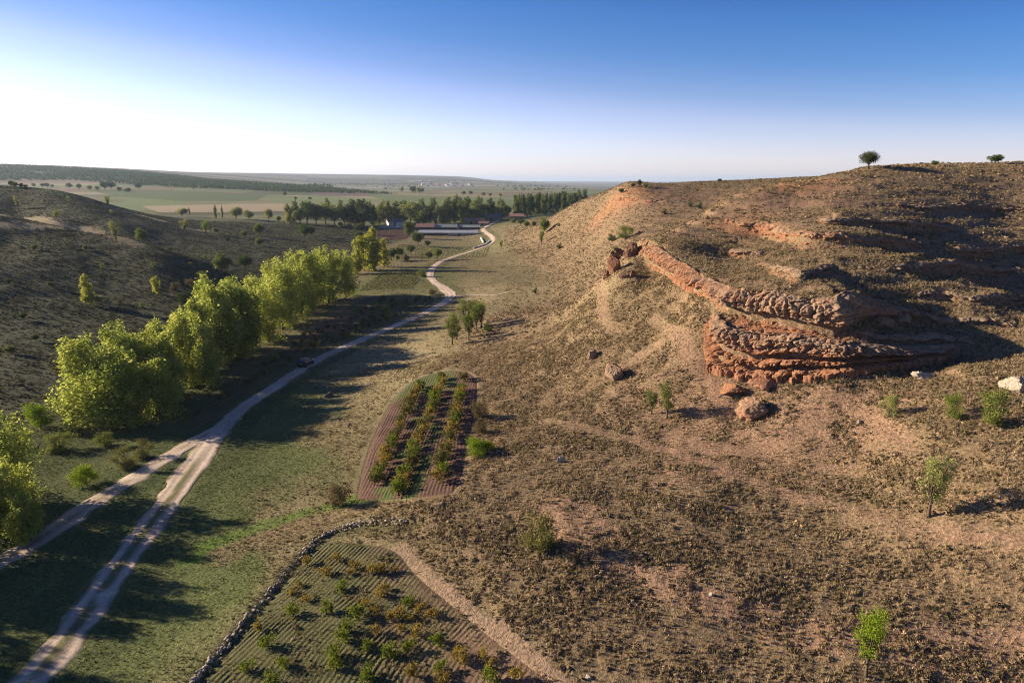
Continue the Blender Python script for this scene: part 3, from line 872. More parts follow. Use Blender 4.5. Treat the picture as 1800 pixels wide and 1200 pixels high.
# ------------------------------------------------------------------ rock: ledges and the cliff nose
def rock_loft(name, foot, brow, profile, ds, nt_, tone_fn, mat, amp, label, cat, seed, inset=2.0, group=None, bury=1.2, cols=0., broken=0.):
    """rock face between a foot line and a brow line; profile gives how far each level stands out"""
    def even(l, n):
        l = np.asarray(l, float)
        a = np.concatenate([[0], np.cumsum(np.linalg.norm(np.diff(l[:, :2], axis=0), axis=1))])
        t = np.linspace(0, a[-1], n)
        return np.stack([np.interp(t, a, l[:, k]) for k in range(3)], 1)
    LB = np.sum(np.linalg.norm(np.diff(np.asarray(brow)[:, :2], axis=0), axis=1)); LF = np.sum(np.linalg.norm(np.diff(np.asarray(foot)[:, :2], axis=0), axis=1))
    n = int(max(LB, LF) / ds)
    f, b = even(foot, n), even(brow, n)
    tang = np.gradient(b[:, :2] + f[:, :2], axis=0)
    for _ in range(6): tang = (np.roll(tang, 1, 0) + np.roll(tang, -1, 0) + tang) / 3 if False else tang
    k = max(3, int(2.0 / ds))
    ker = np.ones(k) / k
    tp = np.pad(tang, ((k, k), (0, 0)), 'edge')
    tang = np.stack([np.convolve(tp[:, i], ker, 'same')[k:-k] for i in (0, 1)], 1)
    tang /= np.linalg.norm(tang, axis=1)[:, None] + 1e-9
    out = np.stack([tang[:, 1], -tang[:, 0]], 1)
    inward = b[:, :2] - f[:, :2]
    flip = np.sign(np.sum(out * -inward, axis=1).mean())
    out = out * flip
    s = np.linspace(0, 1, n)
    endt = np.clip(np.minimum(s, 1 - s) / .12, 0, 1)
    hgtv = np.maximum(b[:, 2] - f[:, 2], .3)
    t = np.linspace(0, 1, nt_)
    tt = np.concatenate([[-.001], t, 1 + np.linspace(.04, 1, 6)])
    m = len(tt)
    VX = np.zeros((n, m)); VY = np.zeros((n, m)); VZ = np.zeros((n, m)); TN = np.zeros((n, m))
    arc = s * max(LB, LF)
    for j, q in enumerate(tt):
        if q < 0:
            bx, by, bz, o = f[:, 0], f[:, 1], f[:, 2] - bury, .2
        elif q <= 1:
            g = q ** 1.0
            bx, by = f[:, 0] + (b[:, 0] - f[:, 0]) * g, f[:, 1] + (b[:, 1] - f[:, 1]) * g
            bz = f[:, 2] + hgtv * q
            wob = q + .05 * fbm(arc / 5, arc * 0 + 3, 2, seed)
            o = np.interp(wob, profile[:, 0], profile[:, 1])
        else:
            g = q - 1
            bx, by = b[:, 0] - out[:, 0] * inset * g, b[:, 1] - out[:, 1] * inset * g
            bz = b[:, 2] + .08 * np.sin(min(1, g * 3) * PI) - .9 * max(0, g - .15)
            o = profile[-1, 1] * (1 - g)
        o = o * (.75 + .5 * vnoise(arc / 4, arc * 0 + j * .05, seed + 3)) * endt
        VX[:, j], VY[:, j], VZ[:, j] = bx + out[:, 0] * o, by + out[:, 1] * o, bz
        TN[:, j] = tone_fn(min(max(q, 0), 1.0), s, arc)
    face = np.where((tt >= 0) & (tt <= 1), 1., np.where(tt > 1, np.clip(1.5 - tt, 0, 1) * .8, .3))[None]
    big_ = fbm3(VX / 2.6, VY / 2.6, VZ / 1.3, 3, seed)
    wb = .35 * fbm3(VX, VY, VZ, 2, seed + 6)
    v1, g1 = worley3(VX / 1.9 + wb, VY / 1.9, VZ / 1.0 + wb, seed + 5)
    v2, g2 = worley3(VX / .75 + wb, VY / .75, VZ / .38 + wb, seed + 8)
    blk = (v1 - .5) * 1.3 + (v2 - .5) * .7 - .8 * np.clip(1 - g1 / .10, 0, 1) - .35 * np.clip(1 - g2 / .14, 0, 1)     # jointed blocks
    bed = vnoise(VZ / .22 + .5 * wb, VZ * 0 + seed, seed) - .5                                                     # thin beds
    blk = blk + .55 * bed
    pit = 1 - np.abs(fbm3(VX / .55, VY / .55, VZ / .45, 3, seed + 15)) * 3
    crack = np.clip(1 - np.abs(fbm3(VX / 2.3, VY / 2.3, VZ / 9, 2, seed + 9)) * 9, 0, 1)
    fine_ = fbm3(VX / .28, VY / .28, VZ / .2, 2, seed + 21)
    d = amp * (.7 * big_ + 1.0 * blk - .3 * np.clip(pit, 0, 1) - 1.2 * crack + .3 * fine_)
    if cols:
        cw = np.abs(fbm3(VX / 1.5, VY / 1.5, VZ / 9, 2, seed + 2)) * 4.2
        d += cols * (np.clip(cw, 0, 1) ** .7 - .6) * np.exp(-((tt[None] - .68) / .3) ** 2)
    d = d * face
    VX += out[:, 0][:, None] * d; VY += out[:, 1][:, None] * d
    VZ += .4 * amp * fbm3(VX / .9, VY / .9, VZ / .9, 3, seed + 40) * face
    if broken:
        VZ -= (broken * np.clip(.15 - fbm(arc / 4.5, arc * 0, 2, seed + 70), 0, 1) * 2)[:, None]
    a_, b_ = np.meshgrid(np.arange(n - 1), np.arange(m - 1), indexing='ij')
    F = np.stack([a_ * m + b_, (a_ + 1) * m + b_, (a_ + 1) * m + b_ + 1, a_ * m + b_ + 1], -1).reshape(-1, 4)
    if flip > 0: F = F[:, ::-1]
    ob = mesh_np(name, np.stack([VX, VY, VZ], -1).reshape(-1, 3), F, mat, attrs={'tone': TN.ravel()})
    return tag(ob, label, cat, group)

CAP_PROF = np.array([(0, .1), (.06, -.4), (.12, -1.0), (.24, -.9), (.30, .3), (.36, 1.25), (.62, 1.3), (.82, .95), (.93, .3), (1.0, .0)])
LOW_PROF = np.array([(0, .5), (.07, .6), (.12, .1), (.17, -.9), (.27, -.8), (.30, .45), (.37, .5), (.41, -.8), (.53, -.9), (.57, .3), (.62, 1.25), (.72, .85), (.78, 1.1), (.92, .8), (1.0, .1)])
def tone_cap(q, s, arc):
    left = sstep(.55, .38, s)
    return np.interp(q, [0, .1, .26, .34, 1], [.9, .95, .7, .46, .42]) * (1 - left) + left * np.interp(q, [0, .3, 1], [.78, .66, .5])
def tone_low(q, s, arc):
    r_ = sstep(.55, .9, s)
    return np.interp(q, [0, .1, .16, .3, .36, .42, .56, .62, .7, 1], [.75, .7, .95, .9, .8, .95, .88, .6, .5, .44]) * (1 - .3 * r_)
cliff = empty('rock_cliff', tuple(CLIFFS[1][1][3]))
tag(cliff, 'big layered red rock nose jutting from the right hillside', 'cliff')
def proud(line, k, a, b):
    q = np.array(line, float); t = np.linspace(0, 1, len(q))
    q[:, 2] += k * sstep(0, a, t) * sstep(1, b, t)
    return q
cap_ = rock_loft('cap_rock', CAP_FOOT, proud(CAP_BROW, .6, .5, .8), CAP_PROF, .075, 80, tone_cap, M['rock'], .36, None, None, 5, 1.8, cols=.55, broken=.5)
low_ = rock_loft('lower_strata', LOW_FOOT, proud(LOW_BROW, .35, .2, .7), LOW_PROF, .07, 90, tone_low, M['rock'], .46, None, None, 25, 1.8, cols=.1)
mf = np.array(LOW_BROW[2:8], float); mb = np.array(CAP_FOOT[5:11], float)
for q_, o_, k_ in ((mf, mb, .5), (mb, mf, -.2)):
    dv_ = (mb - mf)[:, :2]; dv_ = dv_ / np.linalg.norm(dv_, axis=1)[:, None]
    q_[:, :2] += dv_ * k_
mf[:, 2] = hgt(mf[:, 0], mf[:, 1]) + .12; mb[:, 2] = hgt(mb[:, 0], mb[:, 1]) + .22
MID_PROF = np.array([(0, .1), (.12, .35), (.25, -.1), (.36, .1), (.45, .45), (.58, -.15), (.7, .05), (.8, .35), (.92, -.1), (1, 0)])
mid_ = rock_loft('middle_strata', mf, mb, MID_PROF, .08, 70, lambda q, s, a: np.full(len(s), .55 + .25 * (q > .5)), M['rock'], .34, None, None, 45, .8)
for c in (cap_, low_, mid_):
    c.parent = cliff; c.matrix_parent_inverse = cliff.matrix_world.inverted() if False else c.matrix_parent_inverse
    me_ = c.data
    co_ = np.empty(len(me_.vertices) * 3, np.float32); me_.vertices.foreach_get('co', co_)
    me_.vertices.foreach_set('co', (co_.reshape(-1, 3) - np.array(cliff.location[:], np.float32)).ravel()); me_.update()

LEDGE_LABELS = ['long bright orange rock ledge high on the slope under the ridge', 'short pale rock ledge just above the big rock nose',
                'thin rock band above the long orange ledge', 'low rock ledge at the right edge of the slope', 'low dark ledge in the shade right of the rock nose',
                'upper low ledge in the shade right of the rock nose', 'long shaded ledge right of the cliff cap reaching the frame edge', 'highest thin ledge under the right skyline',
                'narrow ledge in the shade between the two low dark ones', 'tiny ledge in the grass above the left cliff brow',
                'orange rock scar near the top of the farther hill']
for i, L in enumerate(LEDGES):
    ln = L['line']
    d = np.gradient(ln[:, :2], axis=0); d /= np.linalg.norm(d, axis=1)[:, None] + 1e-9
    out = np.stack([d[:, 1], -d[:, 0]], 1)
    inx, iny = ln[:, 0] - out[:, 0] * .7, ln[:, 1] - out[:, 1] * .7
    ox, oy = ln[:, 0] + out[:, 0] * .8, ln[:, 1] + out[:, 1] * .8
    foot = np.stack([ox, oy, hgt(ox, oy) - .15], 1)
    brow = np.stack([inx, iny, hgt(inx, iny) + .3], 1)
    tn = L['tone']
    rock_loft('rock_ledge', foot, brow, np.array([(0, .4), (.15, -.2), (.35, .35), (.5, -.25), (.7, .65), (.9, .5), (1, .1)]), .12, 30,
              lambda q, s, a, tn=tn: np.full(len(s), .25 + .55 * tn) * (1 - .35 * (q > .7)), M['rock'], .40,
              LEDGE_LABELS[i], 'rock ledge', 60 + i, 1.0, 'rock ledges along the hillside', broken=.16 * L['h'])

def boulder(name, loc, size, seed, mat, label, group=None, rz=0., tone=.4, rough=.34, sub=5, tilt=.2):
    import bmesh
    bm = bmesh.new(); bmesh.ops.create_icosphere(bm, subdivisions=sub, radius=1)
    v = np.array([q.co[:] for q in bm.verts]); F = np.array([[q.index for q in f.verts] for f in bm.faces]); bm.free()
    d = 1 + rough * 1.5 * fbm3(v[:, 0] * 1.1 + seed * 7, v[:, 1] * 1.1, v[:, 2] * 1.1, 3, seed) + rough * .5 * fbm3(v[:, 0] * 4 + seed, v[:, 1] * 4, v[:, 2] * 4, 3, seed + 3)
    # a few flat broken faces
    r = np.random.default_rng(seed)
    v = v * d[:, None]
    for _ in range(9):
        nn = r.normal(size=3); nn /= np.linalg.norm(nn); c = .42 + .35 * r.random()
        ex = np.maximum(v @ nn - c, 0); v = v - nn[None] * (ex * .92)[:, None]
    v = v / np.abs(v).max(0)[None]
    v = v * (1 + .12 * fbm3(v[:, 0] * 5 + seed, v[:, 1] * 5, v[:, 2] * 5, 3, seed + 8) + .06 * fbm3(v[:, 0] * 14, v[:, 1] * 14 + seed, v[:, 2] * 14, 2, seed + 9))[:, None]
    v = v * (np.array(size) / 2)[None]
    ti = r.uniform(-tilt, tilt)
    v = np.stack([v[:, 0], v[:, 1] * math.cos(ti) - v[:, 2] * math.sin(ti), v[:, 1] * math.sin(ti) + v[:, 2] * math.cos(ti)], 1)
    ti = r.uniform(-tilt, tilt)
    v = np.stack([v[:, 0] * math.cos(ti) - v[:, 2] * math.sin(ti), v[:, 1], v[:, 0] * math.sin(ti) + v[:, 2] * math.cos(ti)], 1)
    c, s_ = math.cos(rz), math.sin(rz)
    v[:, :2] = np.stack([v[:, 0] * c - v[:, 1] * s_, v[:, 0] * s_ + v[:, 1] * c], 1)
    v[:, 2] += size[2] * .12
    o = mesh_np(name, v, F, mat, attrs={'tone': np.full(len(v), tone)})
    o.location = loc
    return tag(o, label, 'boulder' if 'boulder' in name else 'rock', group)

def px_m(p, n):   # metres across n photo pixels at a ground point
    return n * math.sqrt(p[0] ** 2 + p[1] ** 2 + (p[2] - CAM_H) ** 2) / FPX * .97

for px, py, w, h, mat, lab, tone, name in [
    (1784,682,38,34,'stone','rounded pale boulder at the far right below the ridge',.3,'boulder'),
    (1622,664,34,20,'stone','flat pale boulder in the grass below the dark shelf',.35,'boulder'),
    (985,812,16,18,'stone','lone white rock on the scrub slope right of the small vineyard',.2,'boulder'),
    (1330,728,62,50,'rock','big conglomerate block fallen below the rock nose',.5,'boulder'),
    (1288,688,48,26,'rock','red rubble block at the foot of the rock nose',.85,'boulder'),
    (1345,676,56,24,'rock','pinkish rubble heap under the lit cliff face',.6,'boulder'),
    (1546,566,52,36,'rock','grey brown block in the shadow right of the cliff cap',.3,'boulder'),
    (1586,562,36,26,'rock','smaller rounded block right of the grey brown block',.3,'boulder'),
    (1042,628,24,32,'rock','upper knob of the small outcrop on the lit slope',.42,'boulder'),
    (1080,664,36,46,'rock','lower knob of the small outcrop on the lit slope',.38,'boulder'),
    (1088,455,44,30,'rock_dark','dark slab leaning at the top of the fallen rock pile',.5,'boulder'),
    (1112,446,32,32,'rock_dark','dark upright rock against the end of the cliff brow',.5,'boulder'),
    (1080,478,36,34,'rock_dark','dark block in the middle of the fallen rock pile',.6,'boulder'),
    (1066,488,22,16,'rock_dark','lowest dark rock of the fallen pile',.6,'boulder'),
    (1095,488,20,14,'rock_dark','small dark rock beside the fallen pile',.5,'boulder'),
    (1112,484,18,14,'rock_dark','small brown rock under the cliff brow end',.6,'boulder'),
    (577,698,24,12,'rock_dark','dark low stone heap in the meadow near the road',.2,'boulder'),
    (773,888,22,14,'rock','grey stone at the lower corner of the small vineyard',.2,'boulder'),
    (1510,742,12,8,'stone','small pale stone on the scrub right of the fallen block',.2,'boulder'),
    (1250,1045,9,8,'stone','small pale stone beside the red hill path',.2,'boulder'),
    (1035,1190,12,12,'stone','white stone in the scrub at the bottom edge',.2,'boulder')]:
    p = hit(px, py); wm, hm = px_m(p, w), px_m(p, h)
    dk = mat == 'rock_dark'
    boulder(name, p, (wm * (.8 if dk else 1.05), wm * (.55 if dk else .85), hm * (1.35 if dk else .9)), px, M[mat], lab, None, random.uniform(-.8, .8), tone, tilt=.6 if dk else .2)

# ------------------------------------------------------------------ dry stone wall
def stone_wall():
    r = np.random.default_rng(5)
    import bmesh
    bm = bmesh.new(); bmesh.ops.create_icosphere(bm, subdivisions=2, radius=1)
    base = np.array([q.co[:] for q in bm.verts]); bf = np.array([[q.index for q in f.verts] for f in bm.faces]); bm.free()
    ln = WALL_LINE
    d = np.gradient(ln[:, :2], axis=0); d /= np.linalg.norm(d, axis=1)[:, None] + 1e-9
    Vs, Fs, T, acc = [], [], [], 0
    for i in range(len(ln)):
        for lay in range(3):
            for _ in range(3):
                h = hgt(ln[i, 0], ln[i, 1])
                sz = r.uniform(.06, .17) * np.array([1.25, .9, .7])
                o = r.normal(0, .12 + .14 * (lay == 0))
                al = r.uniform(-.25, .25)
                x = ln[i, 0] + d[i, 0] * al + d[i, 1] * o; y = ln[i, 1] + d[i, 1] * al - d[i, 0] * o
                if r.random() > .62 - .2 * lay + .25 * math.sin(i * .13) + .15 * math.sin(i * .41): continue
                v = base * (1 + .35 * (vnoise3(base[:, 0] * 1.7 + i, base[:, 1] * 1.7 + lay * 3, base[:, 2] * 1.7 + o * 9, 3) - .5))[:, None] * sz
                an = math.atan2(d[i, 1], d[i, 0]) + r.normal(0, .5)
                c, s = math.cos(an), math.sin(an)
                v = np.stack([v[:, 0] * c - v[:, 1] * s, v[:, 0] * s + v[:, 1] * c, v[:, 2]], 1) + [x, y, h - .08 + lay * .13 + r.uniform(-.05, .05)]
                Vs.append(v); Fs.append(bf + acc); T.append(np.full(len(v), r.uniform(0, .6))); acc += len(v)
    o = mesh_np('dry_stone_wall', np.vstack(Vs), np.vstack(Fs), M['stone'], attrs={'tone': np.concatenate(T)})
    tag(o, 'low tumbled dry stone wall curving round the near vineyard', 'stone wall')
stone_wall()

# ------------------------------------------------------------------ plants: builders
def quads_at(C_, size, r, up=0., aspect=.62):
    n = len(C_)
    nrm = r.normal(size=(n, 3)); nrm[:, 2] += up
    nrm /= np.linalg.norm(nrm, axis=1)[:, None]
    a = np.cross(nrm, r.normal(size=(n, 3))); a /= np.linalg.norm(a, axis=1)[:, None] + 1e-9
    b = np.cross(nrm, a)
    s = (size * r.uniform(.6, 1.3, n))[:, None]
    return np.stack([C_ - a * s, C_ - b * s * aspect, C_ + a * s, C_ + b * s * aspect], 1).reshape(-1, 3), np.arange(4 * n).reshape(-1, 4)

def crown_points(lobes, n, r, clump=14, spread=.16, shell=.55, tall=1.):
    L = np.array(lobes, float)
    vol = L[:, 3] * L[:, 4] * L[:, 5]
    wgt = vol ** .75; wgt /= wgt.sum()
    k = max(1, n // clump)
    pick = r.choice(len(L), k, p=wgt)
    dr = r.normal(size=(k, 3)); dr /= np.linalg.norm(dr, axis=1)[:, None]
    rad = (shell + (1 - shell) * r.random(k)) ** .8
    cc = L[pick, :3] + dr * rad[:, None] * L[pick, 3:6]
    sp = spread * (L[pick, 3:6].mean(1))[:, None, None]
    pts = cc[:, None, :] + r.normal(size=(k, clump, 3)) * sp * np.array([1, 1, tall])
    var = np.clip(r.normal(.5, .26, k)[:, None] + r.normal(0, .17, (k, clump)), 0, 1)
    return pts.reshape(-1, 3), var.ravel()

def tube(path, radii, sides=6):
    path = np.asarray(path, float); n = len(path)
    t = np.gradient(path, axis=0); t /= np.linalg.norm(t, axis=1)[:, None] + 1e-9
    ref = np.array([.31, .93, .2])
    a = np.cross(t, ref); a /= np.linalg.norm(a, axis=1)[:, None] + 1e-9
    b = np.cross(t, a)
    an = np.linspace(0, 2 * PI, sides, endpoint=False)
    V = path[:, None] + (a[:, None] * np.cos(an)[None, :, None] + b[:, None] * np.sin(an)[None, :, None]) * np.asarray(radii)[:, None, None]
    i, j = np.meshgrid(np.arange(n - 1), np.arange(sides), indexing='ij')
    k = (j + 1) % sides
    F = np.stack([i * sides + j, i * sides + k, (i + 1) * sides + k, (i + 1) * sides + j], -1).reshape(-1, 4)
    return V.reshape(-1, 3), F

def merge(parts):
    V, F, acc = [], [], 0
    for v, f in parts:
        V.append(v); F.append(f + acc); acc += len(v)
    return np.vstack(V), np.vstack(F)

def trunk_mesh(h, r0, lobes, r, limbs=7, fork=.3, tip=.8):
    pts = [np.array([0, 0, -.4])] + [np.array([r.normal(0, .02) * h * q, r.normal(0, .02) * h * q, h * q]) for q in np.linspace(.05, tip, 7)]
    main = np.array(pts)
    parts = [tube(main, r0 * np.linspace(1.15, .16, len(main)))]
    L = sorted(lobes, key=lambda q: -q[3] * q[5])[:limbs]
    for l in L:
        z0 = min(max(fork * h * r.uniform(.8, 1.6), .1 * h), l[2] * .85 + .05)
        a = np.array([np.interp(z0, main[:, 2], main[:, k]) for k in range(3)])
        e = np.array(l[:3])
        mid = (a + e) / 2 + np.array([0, 0, -.06 * h]) + r.normal(0, .03 * h, 3) * .5
        q = smooth_line([a, mid, e], np.linalg.norm(e - a) / 6)
        parts.append(tube(q, np.linspace(r0 * .5, r0 * .1, len(q)), 5))
    return merge(parts)

PROTO = {}
def proto_tree(key, h, lobes, n, leaf, mat, r0, seed, limbs=7, fork=.3, clump=14, spread=.16, shell=.55, up=.3, tip=.8, aspect=.62, tall=1.):
    r = np.random.default_rng(seed)
    pts, var = crown_points(lobes, n, r, clump, spread, shell, tall)
    pts[:, 2] = np.maximum(pts[:, 2], .02 * h + .15)
    V, F = quads_at(pts, leaf, r, up, aspect)
    crown = mesh_np('crown', V, F, M[mat], attrs={'var': np.repeat(var, 4)}, link=False)
    tv, tf = trunk_mesh(h, r0, lobes, r, limbs, fork, tip)
    trunk = mesh_np('trunk', tv, tf, M['bark'], link=False)
    PROTO[key] = (crown.data, trunk.data, h)
    bpy.data.objects.remove(crown); bpy.data.objects.remove(trunk)

def lobes_poplar(h, w, r, n=15, lo=.12):
    out = []
    for i in range(n):
        f = lo + (1.0 - lo - .1) * (i + .5) / n
        env = w / 2 * (math.sin(PI * min(1, f * .86 + .1) ** .85) ** .6)
        a = r.uniform(0, 2 * PI)
        q = env * r.uniform(.35, .75)
        rx = env * r.uniform(.42, .62)
        out.append((q * math.cos(a), q * math.sin(a), f * h, rx, rx, h * r.uniform(.08, .13)))
    out.append((r.normal(0, .1 * w), r.normal(0, .1 * w), h * .88, w * .13, w * .13, h * .12))
    out.append((0, 0, h * .5, w * .26, w * .26, h * .3))
    return out

def lobes_round(h, w, r, n=11, lo=.3, flat_=.75):
    out = []
    cz, rz = h * (lo + 1) / 2, h * (1 - lo) / 2
    for i in range(n):
        d = r.normal(size=3); d /= np.linalg.norm(d); d[2] = d[2] * .9 + .12
        q = r.uniform(.45, .68)
        s = r.uniform(.3, .46)
        out.append((d[0] * q * w / 2, d[1] * q * w / 2, cz + d[2] * q * rz, s * w / 2, s * w / 2, s * rz * flat_ * 1.25))
    out.append((0, 0, cz, w * .27, w * .27, rz * .55))
    return out

for s in range(5):
    r = np.random.default_rng(100 + s)
    proto_tree(f'poplar{s}', 14, lobes_poplar(14, [7.5, 6.2, 8.2, 5.4, 7][s], r, 24, .08), 9500, .19, 'poplar', .24, 200 + s, 12, .18, 22, .20, .35, tall=1.7)
for s in range(2):
    r = np.random.default_rng(120 + s)
    proto_tree(f'gold{s}', 14, lobes_poplar(14, [6.5, 5.6][s], r, 18, .1), 7000, .24, 'poplar_gold', .22, 220 + s, 8, .2, 16, .22, .45)
for s, (mt, w) in enumerate([('dark', 5.5), ('dark', 7), ('mid', 5.5), ('mid', 8), ('pale', 6)]):
    r = np.random.default_rng(140 + s)
    proto_tree(f'tall{s}', 20, lobes_poplar(20, w * 1.25, r, 16, .06), 5200, .36, mt, .28, 240 + s, 6, .15, 14, .22, .45)
for s, (mt, w) in enumerate([('dark', 11), ('mid', 10), ('pale', 11), ('mid', 9), ('dark', 9), ('pale', 8)]):
    r = np.random.default_rng(160 + s)
    proto_tree(f'round{s}', 10, lobes_round(10, w, r, 13, .12), 5200, .27, mt, .26, 260 + s, 8, .18, 14, .22, .45)
r = np.random.default_rng(181)
proto_tree('oak', 4, lobes_round(4, 4.5, r, 14, .22), 7000, .085, 'oak', .2, 281, 9, .22, 12, .25, .5)
for s, mt in enumerate(['mid', 'pale', 'bright', 'mid']):
    r = np.random.default_rng(190 + s)
    lb = []
    for i in range(22):
        a = r.uniform(0, 2 * PI); f = r.uniform(.34, .97); q = (.16 + .42 * f) * r.uniform(.4, 1.0)
        lb.append((q * 1.5 * math.cos(a), q * 1.5 * math.sin(a), f * 4, .26, .26, .36))
    proto_tree(f'almond{s}', 4, lb, 3400, .062, mt, .10, 290 + s, 20, .22, 10, .5, .2, .1, .6, .5)
for s, mt in enumerate(['broom', 'mid', 'bright', 'dark', 'brown', 'pale']):
    r = np.random.default_rng(310 + s)
    lb = []
    for i in range(20):
        a = r.uniform(0, 2 * PI); f = r.uniform(.12, .95); q = (.35 + .5 * math.sin(PI * f * .9)) * r.uniform(.2, 1.0)
        lb.append((q * .95 * math.cos(a), q * .95 * math.sin(a), f * 1.7, .26, .26, .26))
    proto_tree(f'bush{s}', 2, lb, 4200, .05, mt, .045, 330 + s, 20, .05, 12, .45, .3, .2, .5, .45)

def place_tree(key, loc, h, w=1., name='tree', label='', cat='tree', group=None, rz=None):
    cd, td, h0 = PROTO[key]
    o = empty(name, loc, random.uniform(0, 6.28) if rz is None else rz)
    k = h / h0
    o.scale = (k * w, k * w, k)
    for nm, dta in (('crown', cd), ('trunk', td)):
        c = bpy.data.objects.new(nm, dta); COL.objects.link(c); c.parent = o
    return tag(o, label, cat, group)

def tree_px(key, px, py, hp, w=1., **kw):
    p = hit(px, py)
    return place_tree(key, (p[0], p[1], p[2] - .05), px_m(p, hp) * 1.02, w, **kw)

# --- the poplar row along the stream
ROW = [(-64,99,12.5,0,1.25),(-58.5,97.5,11,2,1.3),(-54.5,100.5,10.5,4,1.2),(-62.5,106,13.5,1,1.2),(-57,108,12.5,3,1.1),(-60,114,13.5,0,1.0),(-55,117,11,4,1.0),
       (-60,124,12.5,2,1.),(-58,131,16,3,1.15),(-63,137,15.5,0,1.),(-57,139,16.5,1,1.05),(-60,147,15,4,1.),(-56,153,14.5,2,1.0),(-61,159,15,3,1.2),(-57,166,15.5,0,1.),
       (-61,174,16,1,1.1),(-56,179,15,4,1.),(-62,187,17,2,1.05),(-57,193,16.5,0,1.05),(-63,201,17,3,1.2),(-56,206,16,1,1.05),(-58.5,120,13,0,1.1),(-61.5,110,12.5,4,1.1),(-60.5,128,14.5,3,1.05),(-59,142.5,15.5,2,1.0),(-60,213,16.5,4,1.0),(-53,215,15,2,1.)]
row_lab = {0: 'broad yellow green poplar at the open end of the stream row', 8: 'tallest poplar in the middle of the stream row', 25: 'poplar at the far end of the stream row by the gap'}
for i, (x, y, h, k, w) in enumerate(ROW):
    place_tree(f'poplar{k}', (x, y, hgt(x, y) - .1), h * 1.06 * random.uniform(.92, 1.08), w * 1.12, 'poplar_tree', row_lab.get(i, 'yellow green poplar standing inside the long stream row'), 'tree', 'poplars in the row along the stream')
NEARP = [(-51.5,65,8.5,1,1.15),(-48.5,62.5,5.5,4,1.25),(-57,72,11,2,1.15),(-53,60,9,0,1.1),(-60,67,10,0,1.2),(-58,56,10,0,1.2),(-66,61,14.5,3,1.1),(-70,52,15.5,2,1.1),(-57,46,13,4,1.15),(-63,42,13,1,1.1),(-74,74,10,0,1.),(-52,54,8,3,1.0),(-80,62,13,1,1.)]
for i, (x, y, h, k, w) in enumerate(NEARP):
    place_tree(f'poplar{k}', (x, y, hgt(x, y) - .1), h, w, 'poplar_tree', 'bushy bright green poplar crowding the near end of the dirt track', 'tree', 'poplars beside the near track')
for i, (px, py, hp, k, w, lab) in enumerate([
    (640,476,66,0,1.1,'golden yellow poplar with the pointed top past the gap'),(655,476,76,1,1.1,'tallest golden poplar past the gap in the row'),
    (675,470,52,0,1.0,'golden poplar on the right of the golden clump'),(628,482,44,1,1.3,'low golden green poplar on the left of the clump')]):
    tree_px(f'gold{k}', px, py, hp, w, name='poplar_tree', label=lab, group='golden poplars past the gap')

